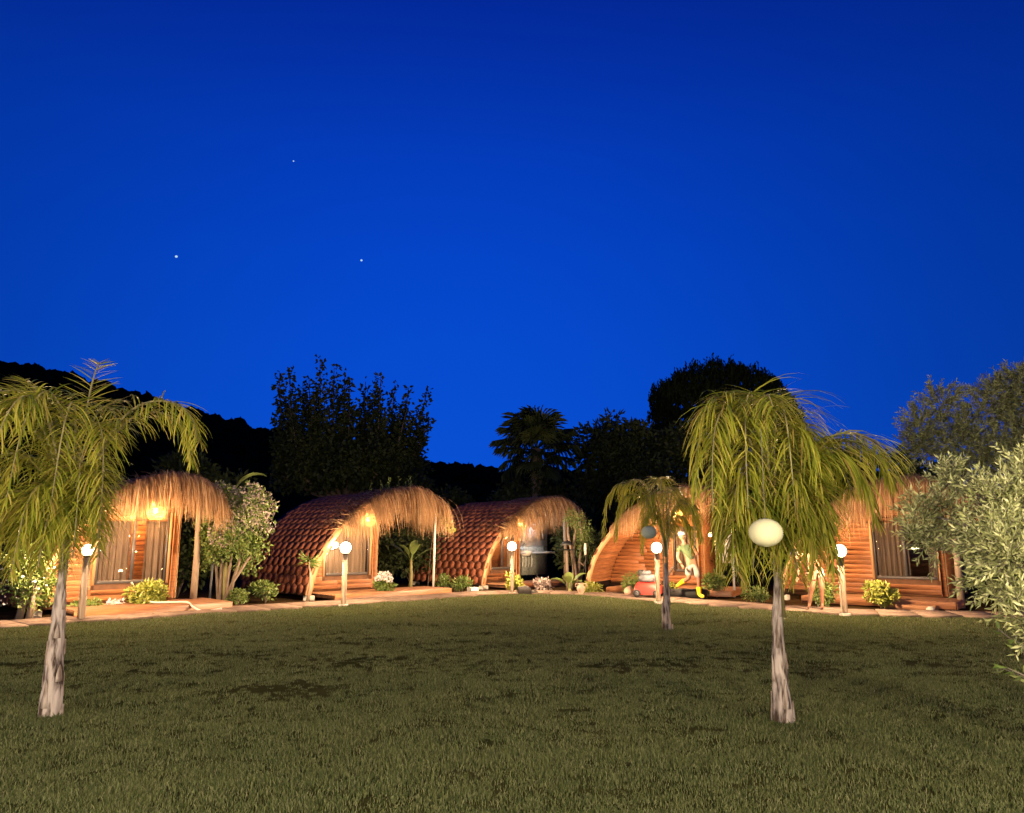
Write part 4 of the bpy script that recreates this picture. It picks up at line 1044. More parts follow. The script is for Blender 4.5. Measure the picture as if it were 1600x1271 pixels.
NEAR_CLUMPS = [(-1.43, -0.6, 1.76, 0.15), (-1.23, -0.6, 1.83, 0.17), (-1.55, -0.7, 1.53, 0.14), (-1.42, -0.8, 1.53, 0.2), (-1.1, -0.5, 1.72, 0.21), (-1.53, -0.6, 1.33, 0.11), (-1.5, -0.8, 1.32, 0.14), (-1.35, -0.8, 1.36, 0.2), (-1.04, -0.6, 1.53, 0.28), (-1.61, -1.0, 1.18, 0.08), (-1.59, -1.1, 1.1, 0.06), (-0.77, -0.4, 1.89, 0.29), (-1.6, -0.9, 1.47, 0.13), (-1.04, -0.4, 1.97, 0.14), (-1.45, 0.2, 1.75, 0.08), (-1.41, 0.2, 1.57, 0.1), (-1.23, 0.3, 1.75, 0.11), (-1.04, 0.5, 1.99, 0.12), (-1.21, 0.2, 1.58, 0.09), (-1.39, 0.1, 1.5, 0.05), (-1.57, 0.1, 1.61, 0.03)]
NEAR_CLUMPS += [(-.3, .1, 1.95, .32), (.1, .25, 2.05, .38), (.0, -.35, 1.75, .34), (.4, .1, 1.75, .4)]      # the rest of the crown, outside the picture
FAR_CLUMPS = [(-1.81, -0.1, 2.9, 0.25), (-1.56, -0.1, 3.13, 0.27), (-1.38, -0.1, 2.75, 0.41), (-1.04, -0.1, 3.07, 0.33), (-0.65, -0.1, 3.21, 0.44), (-1.77, -0.1, 2.58, 0.3), (-0.8, -0.1, 2.61, 0.52), (-0.29, -0.1, 3.07, 0.67), (-1.19, -0.1, 2.43, 0.44), (-1.94, -0.1, 2.69, 0.15), (-0.55, -0.1, 3.45, 0.16), (-0.83, -0.1, 3.3, 0.18), (-0.3, -0.1, 2.47, 0.67)]
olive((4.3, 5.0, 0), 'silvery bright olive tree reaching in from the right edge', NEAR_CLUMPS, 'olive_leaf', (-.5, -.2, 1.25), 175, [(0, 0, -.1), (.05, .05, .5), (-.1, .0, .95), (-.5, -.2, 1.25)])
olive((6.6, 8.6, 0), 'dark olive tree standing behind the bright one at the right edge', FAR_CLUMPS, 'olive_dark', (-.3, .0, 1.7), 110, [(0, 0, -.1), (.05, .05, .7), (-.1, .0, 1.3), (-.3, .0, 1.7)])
# low sprig of broader leaves in front of it
o = empty('laurel_shrub', (3.25, 4.3, .35)); tag(o, 'sparse low sprigs with larger leaves below the olive', 'shrub')
mb = MB(); P = []; D = []; LN = []
mb.tube([(.32, .05, -.38), (.2, .02, -.15), (0, 0, .02)], [.022, .016, .01], 6)
for k in range(15):
    a = rnd.uniform(2.2, 4.3); L_ = rnd.uniform(.35, .75); p0 = Vector((0, 0, 0)); e = Vector((math.cos(a) * L_ * .75, math.sin(a) * L_ * .5, rnd.uniform(.25, .75))); md_ = e * .5 + Vector((0, 0, .14))
    mb.tube([p0, md_, e], [.009, .006, .003], 5)
    for j in range(13):
        f_ = .35 + .65 * j / 12; q = (md_ * (2 * f_) if f_ < .5 else md_.lerp(e, 2 * f_ - 1)); P.append(tuple(q)); D.append((rnd.gauss(-.2, .7), rnd.gauss(0, .7), rnd.gauss(-.15, .6))); LN.append(rnd.uniform(.05, .085))
mb.build('stem', 'olive_bark', o, True); link('foliage', leaf_mesh('foliage', P, D, np.array(LN), .024, 'leaf', .2), o)

# ------------------------------------------------------------------ shrubs and bed plants
def shrub(name, loc, r_, h, n, ln, wd_, m, label, cat='shrub', stems=7, nb_=16, extra=None, group=None):
    o = empty(name, loc); tag(o, label, cat, group)
    bl = []
    for _ in range(nb_):
        a = rnd.uniform(0, 2 * PI); q = math.sqrt(rnd.random()) * .62; z = rnd.uniform(.3, .82)
        bl.append((math.cos(a) * q * r_, math.sin(a) * q * r_, z * h, r_ * rnd.uniform(.28, .45), r_ * rnd.uniform(.28, .45), h * rnd.uniform(.16, .26)))
    mb = MB()
    for b in bl[:stems]: mb.tube([(0, 0, -.03), (b[0] * .4, b[1] * .4, b[2] * .55), b[:3]], [.012, .009, .004], 5)
    mb.build('stem', 'bark', o, True)
    crown(o, 'foliage', bl, n, ln, wd_, m, .35, .1, .7)
    return o
shrub('round_shrub', (-8.2, 17.1, 0), .46, .66, 1500, .11, .055, 'leaf_yellow', 'round bright green shrub before the leftmost cabin')
o = shrub('flowering_shrub', (-3.62, 21.2, 0), .34, .60, 700, .12, .07, 'leaf', 'small shrub with pale flower heads on the deck edge of the curtained cabin')
for k, (dx, dy, z) in enumerate(((.05, -.15, .55), (.2, -.1, .5), (-.12, -.14, .52), (.12, 0, .62), (-.05, 0, .62))):
    bl = [(dx, dy, z, .09, .09, .07)]; crown(o, 'flower_head', bl, 90, .05, .04, 'flower', .2, .2, .6)
shrub('round_shrub', (8.55, 17.6, 0), .40, .62, 1300, .10, .06, 'leaf_yellow', 'round yellow-green shrub before the rightmost cabin')
shrub('round_shrub', (7.35, 17.8, 0), .34, .62, 800, .10, .05, 'leaf', 'leafy shrub behind the lamp post of the rightmost cabin')
shrub('low_plant', (-9.1, 16.3, 0), .42, .30, 500, .09, .045, 'leaf', 'low leafy plant between the left lamp and the round shrub')
o = shrub('low_plant', (-8.75, 16.75, 0), .22, .28, 240, .07, .04, 'flower', 'low plant with whitish leaves at the edge of the leftmost deck')
shrub('low_plant', (-6.3, 19.4, 0), .42, .55, 800, .10, .045, 'leaf', 'leafy bush at the foot of the dark shingled flank')
shrub('low_plant', (-6.7, 18.55, 0), .3, .4, 420, .09, .045, 'leaf', 'small bush beside the trunks of the flowering shrub tree')
shrub('low_plant', (-1.55, 23.7, 0), .36, .46, 500, .13, .04, 'leaf', 'small leafy plant below the hexagonal shingles')
shrub('low_plant', (-2.2, 24.1, 0), .3, .5, 380, .12, .05, 'leaf', 'small plant at the foot of the white canopy pole')
shrub('low_plant', (0.05, 23.4, 0), .3, .55, 420, .12, .05, 'leaf_yellow', 'yellowish plant behind the lamp post of the middle cabin')
shrub('low_plant', (0.95, 23.9, 0), .3, .45, 380, .11, .05, 'bract', 'reddish plant on the deck edge below the washbasin')
shrub('low_plant', (2.35, 22.6, 0), .4, .34, 500, .1, .045, 'leaf_yellow', 'low yellowish plant right of the pale stone urn')
shrub('low_plant', (3.55, 22.2, 0), .34, .62, 560, .1, .045, 'leaf', 'leafy shrub behind the red mower')
shrub('low_plant', (4.35, 21.0, 0), .22, .42, 300, .1, .045, 'leaf_yellow', 'small yellow-green plant between mower and small palm')
shrub('low_plant', (5.75, 21.3, 0), .42, .72, 620, .12, .05, 'leaf', 'leafy bush at the foot of the black pole lamp')
shrub('low_plant', (6.25, 19.4, 0), .4, .4, 500, .1, .045, 'leaf', 'low dark plant left of the bather')
shrub('low_plant', (5.2, 20.9, 0), .3, .3, 360, .1, .045, 'leaf', 'low plant by the black planter trough')
shrub('dark_shrub', (-11.9, 16.5, 0), .95, 1.6, 2600, .13, .06, 'dark_leaf', 'large dark leafy shrub at the left edge behind the palm', nb_=22)
o = shrub('hedge_shrub', (-9.75, 15.35, 0), .62, 1.55, 1700, .10, .05, 'leaf', 'tall flowering shrub between the left palm and the cabin', nb_=20)
crown(o, 'blossom', [(-.3, -.3, .8, .4, .3, .5), (.3, -.3, 1.0, .3, .3, .4)], 60, .06, .05, 'flower', .3, 0, .6)
MB().tube([(-.12, -.1, -.03), (-.05, -.08, .4), (-.1, -.02, .85)], [.075, .06, .05], 8).build('trunk', 'bark', o, True)
MB().tube([(.14, -.2, -.03), (.2, -.2, .35), (.17, -.12, .8)], [.06, .055, .045], 8).build('trunk', 'lamp_post', o, True)

for x, y, r_, h, lab in ((-9.4, 21.3, 1.2, 2.2, 'dark bush in the gap behind the flowering shrub tree'), (-11.2, 20.3, 1.2, 2.0, 'dark bush behind the leftmost porch bay'), (-4.9, 25.6, 1.3, 2.3, 'dark bush behind the banana plant in the bay'), (-3.6, 27.0, 1.3, 2.2, 'dark bush behind the shingled flank of the middle cabin'),
                         (.1, 29.6, 1.3, 2.2, 'dark bush behind the washbasin wall'), (2.6, 28.6, 1.3, 2.2, 'dark bush between the middle cabin and the deep porch'), (7.6, 25.2, 1.5, 2.2, 'dark bush behind the white panel of the deep porch'), (9.2, 23.6, 1.3, 2.0, 'dark bush between the two right cabins'), (13.2, 20.3, 1.5, 2.1, 'dark bush behind the bright olive tree')):
    shrub('dark_shrub', (x, y, 0), r_, h, 1600, .2, .1, 'dark_leaf', lab, nb_=20)
# flowering shrub tree between the first two cabins
bl = []
for _ in range(46):
    a = rnd.uniform(0, 2 * PI); q = math.sqrt(rnd.random()); bl.append((.28 + math.cos(a) * q * .78, math.sin(a) * q * .7, 1.95 + rnd.uniform(-1.0, .82), rnd.uniform(.25, .4), rnd.uniform(.25, .4), rnd.uniform(.22, .34)))
o = empty('shrub_tree', (-7.15, 18.75, 0)); tag(o, 'dense flowering shrub tree with several stems, right of the leftmost cabin', 'shrub')
mb = MB()
for dx, dy, tx, tz in ((-.05, 0, -.1, 1.4), (.06, .04, .15, 1.5), (.02, -.06, .7, 1.25), (.12, .05, .45, 1.5), (-.1, .05, -.35, 1.5)):
    mb.tube([(dx, dy, -.03), (dx + (tx - dx) * .35, dy, tz * .45), (tx, dy * 2, tz)], [.05, .042, .025], 7)
mb.build('stem', 'bark', o, True)
crown(o, 'foliage', bl, 5200, .11, .06, 'leaf', .4, -.1)
crown(o, 'bracts', [b for b in bl if b[2] > 1.7 and b[0] > -.1], 1900, .08, .055, 'bract', .25, -.1)

def paddle(base, az, el, length, width, droop, petl=.35, m='banana'):
    a = R(az); e = R(el); N = 16; p = Vector(base); V = []; F = []
    sd = Vector((-math.sin(a), math.cos(a), 0))
    for i in range(N + 1):
        f_ = i / N; d = Vector((math.cos(a) * math.cos(e), math.sin(a) * math.cos(e), math.sin(e)))
        g = max(0, (f_ - petl) / (1 - petl)); hw = .018 if f_ < petl else .018 + width * .5 * math.sin(PI * min(1, g * .94 + .06)) ** .7
        up = sd.cross(d) * -1
        V += [p - sd * hw + up * hw * .28, p + Vector((0, 0, -.01)), p + sd * hw + up * hw * .28]
        p = p + d * length / N; e -= R(droop) / N * (.3 + 1.4 * f_)
    for i in range(N):
        for k in range(2): F.append((3 * i + k, 3 * i + k + 1, 3 * i + k + 4, 3 * i + k + 3))
    return npmesh('leaf', [tuple(v) for v in V], F, m, True)
def banana(loc, stem, leaves, label):
    o = empty('banana_plant', loc); tag(o, label, 'banana plant')
    MB().tube([(0, 0, -.03), (.02, 0, stem * .5), (0, 0, stem)], [.07, .055, .04], 8).build('stem', 'petiole', o, True)
    for az, el, L_, w_, dr in leaves: link('leaf', paddle((0, 0, stem * .92), az, el, L_, w_, dr), o)
banana((-7.62, 20.0, 0), 2.75, [(8, 76, 1.4, .32, 115), (200, 60, 1.0, .26, 120), (100, 66, .9, .26, 120)], 'tall banana leaf rising above the flowering shrub tree')
banana((-3.3, 24.6, 0), .95, [(15, 42, 1.15, .26, 60), (170, 50, 1.2, .26, 65), (300, 62, .9, .22, 60), (80, 70, .9, .24, 50), (230, 66, .8, .2, 60)], 'banana plant in the dark bay behind the white pole')
banana((1.75, 23.1, 0), .12, [(10, 60, .75, .28, 60), (160, 48, .7, .26, 70), (250, 60, .65, .26, 60), (310, 50, .6, .26, 80), (90, 70, .6, .24, 40)], 'low broad-leaved plant left of the pale stone urn')

# slender spiky-headed plant by the second cabin
o = empty('dracaena', (-5.35, 19.85, 0)); tag(o, 'slender spiky-headed plant on a thin curved stem by the shingled flank', 'plant')
MB().tube([(0, 0, -.03), (.06, 0, .35), (.05, 0, .7), (.0, 0, 1.02)], [.045, .036, .03, .026], 8).build('stem', 'lamp_post', o, True)
P = []; D = []
for k in range(46): P.append((0, 0, 1.0 + rnd.uniform(-.06, .08))); a = rnd.uniform(0, 2 * PI); D.append((math.cos(a), math.sin(a), rnd.uniform(-.5, 1.0)))
link('leaf_head', leaf_mesh('leaf_head', P, D, rng.uniform(.28, .46, 46), .032, 'leaf', .2), o)

# twisted stems and hanging grey-green foliage right of the middle cabin
o = empty('vine_tree', (1.95, 24.9, 0)); tag(o, 'twisted bare stems with grey-green hanging foliage right of the washbasin', 'tree')
mb = MB()
for dx, amp, ph_ in ((0, .10, 0), (.16, .09, 2), (.30, .07, 4)):
    mb.tube([(dx + amp * math.sin(ph_ + z * 2.4), amp * math.cos(ph_ + z * 2.0), z) for z in (-.03, .3, .6, .9, 1.2, 1.5, 1.8, 2.2)], [.085, .07, .065, .06, .055, .05, .045, .03], 8)
mb.tube([(.25, 0, .9), (.42, 0, .75), (.5, 0, .95), (.48, 0, 1.4)], .03, 6)
mb.build('trunk', 'bark', o, True)
crown(o, 'foliage', [(.35, 0, 1.6, .28, .25, .6), (.5, .1, 1.9, .3, .25, .5), (.1, 0, 2.3, .35, .3, .35), (.6, .1, 1.4, .2, .2, .5)], 1500, .10, .03, 'leaf', .5, -1.2)
o = empty('bird_table', (1.80, 24.55, 0)); tag(o, 'dark little bird table on a post right of the washbasin', 'bird table')
MB().tube([(0, 0, -.03), (0, 0, 1.25)], .05, 7).build('post', 'bark', o, True)
MB().bbox(-.22, .22, -.16, .16, 1.25, 1.29, .006).build('tray', 'iron', o)
MB().add([(-.2, -.16, 1.42), (.2, -.16, 1.42), (.2, .16, 1.42), (-.2, .16, 1.42), (-.1, 0, 1.54), (.1, 0, 1.54)], [(0, 1, 5, 4), (2, 3, 4, 5), (1, 2, 5), (3, 0, 4), (3, 2, 1, 0)]).build('roof', 'iron', o)
for sx1 in (-.16, .16): MB().bbox(sx1 - .012, sx1 + .012, -.012, .012, 1.291, 1.419, .003).build('strut', 'iron', o)
o = empty('white_tube', (2.42, 24.7, 0)); tag(o, 'white tube light fixed upright on a stake right of the middle cabin', 'tube')
MB().tube([(0, .03, -.03), (0, .03, 1.5)], .02, 6).build('stake', 'iron', o, True)
MB().tube([(0, -.012, 1.1), (0, -.012, 1.48)], .045, 10).build('tube', 'ceramic', o, True)
# green sprig climbing at the right end of the second canopy
o = empty('climbing_sprig', cab_pt(*CAB[2], 4.42, -.05, 0)); tag(o, 'bright green sprig hanging off the right end of the thatch by the white pole', 'vine')
mb = MB(); mb.tube([(-.28, .0, 0), (-.2, 0, 1.2), (-.05, 0, 2.6), (.1, 0, 2.5), (.3, .02, 2.1), (.45, .05, 1.85)], [.012, .012, .01, .008, .006, .004], 5); mb.build('stem', 'bark', o, True)
crown(o, 'foliage', [(.08, -.06, 2.55, .14, .14, .14), (.2, -.05, 2.35, .11, .11, .16), (.3, -.03, 2.12, .1, .1, .14), (.42, 0, 1.92, .1, .1, .09)], 260, .11, .07, 'leaf_yellow', .4, -.3)
# weeds growing on the thatch
for k, (cx, cy_, cz, lab) in enumerate(((2.5, .35, 3.05, 'tuft of dry weeds left on the ridge of the curtained cabin thatch'), (3.45, .3, 3.13, 'tuft of dry weeds right on the ridge of the curtained cabin thatch'))):
    o = empty('weed_tuft', cab_pt(*CAB[2], cx, cy_, cz)); tag(o, lab, 'weeds')
    P = []; D = []
    for j in range(5):
        bx, bz = rnd.uniform(-.3, .3), rnd.uniform(.15, .42)
        for q in range(16): f_ = q / 16; P.append((bx + rnd.gauss(0, .015), rnd.gauss(0, .02), bz * f_ - .03)); D.append((rnd.gauss(0, .5), rnd.gauss(0, .5), .9))
    link('stalk', leaf_mesh('stalk', P, D, .08, .02, 'leaf', .2), o)
# stray canes at the left end of the thatch
for cn, nm in ((2, 'dry canes sticking out left of the thatch on the curtained cabin'), (3, 'dry canes sticking out left of the thatch on the middle cabin')):
    o = empty('dry_canes', cab_pt(*CAB[cn], .75, -.05, 1.9)); tag(o, nm, 'canes')
    mb = MB()
    for k in range(9):
        x0 = rnd.uniform(0, .7); z0 = x0 * .75; mb.tube([(x0 * .7 + .12, x0 * .7, z0), (x0 * .7 - rnd.uniform(.1, .35), x0 * .7 + rnd.uniform(-.1, .2), z0 + rnd.uniform(-.12, .16))], [.014, .006], 4)
    mb.build('cane', 'thatch', o)

# ------------------------------------------------------------------ small things along the path
o = empty('lawn_mower', (3.72, 20.75, .05), R(-20)); tag(o, 'red push mower with grey engine parked on the path', 'lawn mower')
mb = MB()
sec = [(-.34, .10, .24), (-.30, .08, .36), (-.18, .07, .44), (.05, .07, .46), (.28, .08, .42), (.38, .10, .34)]
V = []; F = []
for x, z0, z1 in sec:
    for k in range(10):
        a = PI * k / 9; V.append((x, -math.cos(a) * .27, z0 + (z1 - z0) * math.sin(a) ** .55))
for i in range(len(sec) - 1):
    for k in range(9): F.append((10 * i + k, 10 * i + 10 + k, 10 * i + 11 + k, 10 * i + k + 1))
F += [tuple(range(10)), tuple(reversed(range(50, 60)))]
mb.add(V, F); mb.build('deck_housing', 'red_paint', o, True)
for sx1, sy1 in ((-.25, -.29), (.28, -.29), (-.25, .29), (.28, .29)):
    wq = empty('wheel', (sx1, sy1, .105)); wq.parent = o; wq.rotation_euler = (R(90), 0, 0)
    MB().lathe([(.06, -.03), (.1, -.03), (.108, -.015), (.108, .015), (.1, .03), (.06, .03)], 18).build('tyre', 'rubber', wq, True)
    MB().lathe([(.058, -.033), (.02, -.036), (.02, .036), (.058, .033)], 14).build('rim', 'engine_grey', wq)
MB().lathe([(.24, .40), (.27, .47), (.25, .56), (.18, .60)], 16, Matrix.Translation((.02, 0, 0))).build('engine', 'engine_grey', o, True)
MB().lathe([(.15, .602), (.15, .66), (.1, .70)], 14, Matrix.Translation((-.02, 0, 0))).build('recoil_cover', 'engine_grey', o, True)
MB().bbox(-.24, -.1, -.1, .1, .56, .72, .02).build('fuel_tank', 'rubber', o)
MB().tube([(.36, -.2, .3), (.72, -.2, .82), (.78, -.18, .86), (.78, .18, .86), (.72, .2, .82), (.36, .2, .3)], .014, 7).build('handlebar', 'iron', o, True)

o = empty('stone_urn', (2.0, 21.95, 0)); tag(o, 'small pale two-handled urn at the bend of the path', 'urn')
MB().lathe([(.08, -.02), (.09, .02), (.05, .05), (.10, .12), (.125, .2), (.10, .27), (.06, .31), (.085, .35), (.07, .35), (.04, .31)], 16).build('body', 'terracotta', o, True)
for s_ in (-1, 1): MB().tube([(s_ * .11, 0, .23), (s_ * .17, 0, .27), (s_ * .15, 0, .33), (s_ * .07, 0, .33)], .016, 6).build('handle', 'terracotta', o, True)

def stone(name, loc, r_, sq, m, label, cat, seed, group=None):
    mb = MB(); mb.sphere((0, 0, 0), r_, 12, 8, sq)
    V = []
    for v in mb.v:
        q = Vector(v); V.append(tuple(q * (1 + .35 * noise.noise(q / r_ * 1.4 + Vector((seed, 0, 0))))))
    o = link(name, npmesh(name, V, mb.f, m)); o.location = loc; tag(o, label, cat, group); return o
stone('dark_rock', (.36, 22.35, .09), .22, (1.1, .8, .75), 'rock', 'dark peaked rock on the path right of the middle lamp', 'rock', 3)
stone('dark_rock', (.62, 22.4, .05), .13, (1.2, .8, .6), 'rock', 'small flat dark rock against the larger peaked rock', 'rock', 8)
stone('pale_stone', (9.35, 17.0, .05), .08, (1.2, .9, .8), 'concrete', 'small pale stone before the steps of the rightmost cabin', 'stone', 5)
stone('pale_stone', (6.3, 17.9, .05), .07, (1.3, .9, .7), 'concrete', 'small pale stone on the bed edge left of the bather', 'stone', 6)
stone('pale_stone', (3.35, 21.7, .12), .14, (1.0, .9, 1.1), 'terracotta', 'pinkish stone behind the mower at the bed edge', 'stone', 11)
for k, (x, y, lab) in enumerate(((-1.2, 23.2, 'pale concrete block on the path edge before the shingled flank'),)):
    o = MB().bbox(-.16, .16, -.1, .1, -.02, .16, .015).build('concrete_block', 'concrete'); o.location = (x, y, 0); o.rotation_euler = (0, 0, R(40)); tag(o, lab, 'block')
# black trough by the man
o = MB().add([(-.55, -.14, 0), (.55, -.14, 0), (.55, .14, 0), (-.55, .14, 0), (-.6, -.17, .26), (.6, -.17, .26), (.6, .17, .26), (-.6, .17, .26), (-.57, -.14, .26), (.57, -.14, .26), (.57, .14, .26), (-.57, .14, .26), (-.54, -.12, .2), (.54, -.12, .2), (.54, .12, .2), (-.54, .12, .2)],
             [(3, 2, 1, 0), (0, 1, 5, 4), (1, 2, 6, 5), (2, 3, 7, 6), (3, 0, 4, 7), (4, 5, 9, 8), (5, 6, 10, 9), (6, 7, 11, 10), (7, 4, 8, 11), (8, 9, 13, 12), (9, 10, 14, 13), (10, 11, 15, 14), (11, 8, 12, 15), (12, 13, 14, 15)]).build('planter_trough', 'rubber')
o.location = (4.72, 20.75, 0); o.rotation_euler = (0, 0, R(-32)); tag(o, 'low black planter trough behind the yellow boots', 'planter')
# hose over the leftmost deck
pts_h = [cab_pt(*CAB[1], *p) for p in ((2.0, .14, .62), (2.02, -.02, .5), (2.08, -.3, .3), (2.2, -.7, .22), (2.5, -1.0, .22), (2.75, -1.22, .215), (2.85, -1.30, .12), (3.0, -1.5, .03), (3.3, -1.75, .075))]
o = MB().tube(catmull3(pts_h, 6), .022, 7).build('garden_hose', 'hose', None, True); tag(o, 'pale hose trailing over the edge of the leftmost deck', 'hose')
o = empty('leaning_pole', (-8.05, 20.2, 0)); tag(o, 'thin grey pole in the dark gap right of the leftmost cabin', 'pole')
MB().tube([(0, 0, -.03), (.03, 0, 1.3)], .03, 7).build('shaft', 'pale_metal', o, True)
MB().lathe([(.06, -.03), (.06, .02), (.03, .03)], 10).build('foot', 'concrete', o)

# ------------------------------------------------------------------ people
def skin_mesh(name, joints, edges, m, parent, root, sub=2):
    names = list(joints); me = bpy.data.meshes.new(name)
    me.from_pydata([joints[k][0] for k in names], [(names.index(a), names.index(b)) for a, b in edges], [])
    o = link(name, me, parent); me.materials.append(MAT[m])
    md = o.modifiers.new('skin', 'SKIN'); md.use_smooth_shade = True; md.branch_smoothing = .6
    for i, k in enumerate(names):
        r_ = joints[k][1]; r_ = r_ if hasattr(r_, '__len__') else (r_, r_)
        me.skin_vertices[0].data[i].radius = r_; me.skin_vertices[0].data[i].use_root = (k == root)
    sb = o.modifiers.new('smooth', 'SUBSURF'); sb.levels = sub; sb.render_levels = sub
    return o
def hand(parent, wrist, d, palm_n, name='hand'):
    # palm with four fingers and a thumb, slightly curled
    wrist, d, pn = Vector(wrist), Vector(d).normalized(), Vector(palm_n).normalized(); sdv = d.cross(pn).normalized()
    J = {'w': (wrist, .022), 'p': (wrist + d * .07, (.036, .016))}; E_ = [('w', 'p')]
    for i, (off, L_) in enumerate(((-.03, .06), (-.01, .072), (.01, .068), (.03, .052))):
        b = wrist + d * .085 + sdv * off; J[f'a{i}'] = (b, .0095); J[f'b{i}'] = (b + d * L_ * .5 + pn * .012, .0085); J[f'c{i}'] = (b + d * L_ * .85 + pn * .035, .007)
        E_ += [('p', f'a{i}'), (f'a{i}', f'b{i}'), (f'b{i}', f'c{i}')]
    J['t0'] = (wrist + d * .035 - sdv * .036, .011); J['t1'] = (wrist + d * .075 - sdv * .055 + pn * .015, .0085); E_ += [('w', 't0'), ('t0', 't1')]
    return {k: (tuple(v[0]), v[1]) for k, v in J.items()}, E_
def head(o, c, fwd, r_=.098):
    # face features as children: nose is in the head surface, hair on top, ears at the side
    c = Vector(c); fwd = Vector(fwd).normalized(); z = Vector((0, 0, 1)); z = (z - fwd * fwd.z).normalized(); s_ = z.cross(fwd)
    M = Matrix((( s_.x, fwd.x, z.x, c.x), (s_.y, fwd.y, z.y, c.y), (s_.z, fwd.z, z.z, c.z), (0, 0, 0, 1)))
    mb = MB(); n_, m_ = 20, 16
    for i in range(m_ + 1):
        th = PI * i / m_
        for k in range(n_):
            ph_ = 2 * PI * k / n_; x, y, zz = math.sin(th) * math.cos(ph_), math.sin(th) * math.sin(ph_), -math.cos(th)
            jaw = 1 - .28 * max(0, -zz) ** 1.5
            x *= .80 * jaw; y *= .98 * (jaw if y < 0 else 1 - .10 * max(0, -zz)); zz *= 1.2
            if y > .8 and abs(x) < .16: y += .17 * math.exp(-((zz + .12) / .2) ** 2)          # nose
            if y > .6 and .18 < abs(x) < .45: y -= .09 * math.exp(-((zz - .1) / .13) ** 2)    # eye sockets
            if y > .7 and abs(x) < .3: y += .04 * math.exp(-((zz + .5) / .1) ** 2)            # lips
            mb.v.append(tuple(M @ (Vector((x, y, zz)) * r_)))
    for i in range(m_):
        for k in range(n_): mb.f.append((i * n_ + k, i * n_ + (k + 1) % n_, (i + 1) * n_ + (k + 1) % n_, (i + 1) * n_ + k))
    for s1 in (-1, 1): mb.sphere(M @ Vector((s1 * .80 * r_, -.05 * r_, 0)), .2 * r_, 8, 6, (.5, .8, 1.2))
    return mb, M
def person(name_label, loc, J, E_, root, faces, rz=0):
    o = empty('person', loc, rz); tag(o, name_label, 'person'); return o

# man in yellow boots: right boot on the path, left knee bent with that boot up on the deck, leaning to the left
o = empty('person', (4.83, 20.2, .055), 0); tag(o, 'person in white shorts, green shirt and yellow boots stepping up to the deck', 'person')
J = {'pelvis': ((0, 0, .92), (.155, .12)), 'belly': ((-.06, .0, 1.08), (.15, .11)), 'chest': ((-.14, -.02, 1.28), (.165, .115)), 'neck0': ((-.19, -.03, 1.43), (.07, .065)), 'neck': ((-.22, -.05, 1.51), .052), 'skull': ((-.25, -.08, 1.60), .07),
     'hipR': ((.085, 0, .86), (.10, .10)), 'kneeR': ((.14, -.06, .48), .062), 'calfR': ((.15, -.03, .36), .06), 'ankR': ((.16, .0, .09), .042), 'toeR': ((.24, -.12, .04), (.04, .03)),
     'hipL': ((-.085, 0, .86), (.10, .10)), 'kneeL': ((-.13, -.1, .52), .062), 'ankL': ((-.30, .22, .36), .042), 'toeL': ((-.40, .12, .31), (.04, .03)),
     'shR': ((.02, -.02, 1.36), .062), 'elR': ((.16, -.08, 1.12), .042), 'wrR': ((.02, -.2, 1.32), .028),
     'shL': ((-.32, -.03, 1.34), .062), 'elL': ((-.40, -.06, 1.06), .042), 'wrL': ((-.34, -.22, .9), .028)}
E_ = [('pelvis', 'belly'), ('belly', 'chest'), ('chest', 'neck0'), ('neck0', 'neck'), ('neck', 'skull'), ('pelvis', 'hipR'), ('hipR', 'kneeR'), ('kneeR', 'calfR'), ('calfR', 'ankR'), ('ankR', 'toeR'), ('pelvis', 'hipL'), ('hipL', 'kneeL'), ('kneeL', 'ankL'), ('ankL', 'toeL'), ('chest', 'shR'), ('shR', 'elR'), ('elR', 'wrR'), ('chest', 'shL'), ('shL', 'elL'), ('elL', 'wrL')]
skin_mesh('body', J, E_, 'skin', o, 'pelvis')
for wr, d, pn in (('wrR', (-.5, -.3, .6), (-.6, -.3, -.5)), ('wrL', (.2, -.5, -.7), (.6, .2, 0))):
    hj, he = hand(o, J[wr][0], d, pn); skin_mesh('hand', hj, he, 'skin', o, 'w', 1)
hm, M_ = head(o, (-.265, -.10, 1.635), (-.5, -.8, -.25)); hm.build('head', 'skin', o, True)
cp = MB(); cp.lathe([(.1, .04), (.098, .09), (.06, .125), (.01, .135)], 16, M_); cp.add([M_ @ Vector(p) for p in ((-.06, .085, .045), (.06, .085, .045), (.05, .17, .03), (-.05, .17, .03))], [(0, 1, 2, 3)]); cp.build('cap', 'cap_white', o, True)
skin_mesh('shirt', {'a': ((0, 0, .96), (.168, .132)), 'b': ((-.06, 0, 1.08), (.168, .128)), 'c': ((-.14, -.02, 1.27), (.183, .132)), 'd': ((-.185, -.03, 1.41), (.09, .08)), 'sR': ((.03, -.022, 1.36), .078), 'eR': ((.1, -.055, 1.22), .066), 'sL': ((-.325, -.03, 1.34), .078), 'eL': ((-.37, -.047, 1.19), .066)},
          [('a', 'b'), ('b', 'c'), ('c', 'd'), ('c', 'sR'), ('sR', 'eR'), ('c', 'sL'), ('sL', 'eL')], 'shirt_green', o, 'a')
skin_mesh('shorts', {'a': ((0, 0, .98), (.162, .128)), 'b': ((0, 0, .90), (.168, .132)), 'hR': ((.09, 0, .82), (.122, .118)), 'kR': ((.125, -.045, .50), (.112, .105)), 'hL': ((-.09, 0, .82), (.122, .118)), 'kL': ((-.12, -.08, .56), (.108, .10))},
          [('a', 'b'), ('b', 'hR'), ('hR', 'kR'), ('b', 'hL'), ('hL', 'kL')], 'shorts_white', o, 'a')
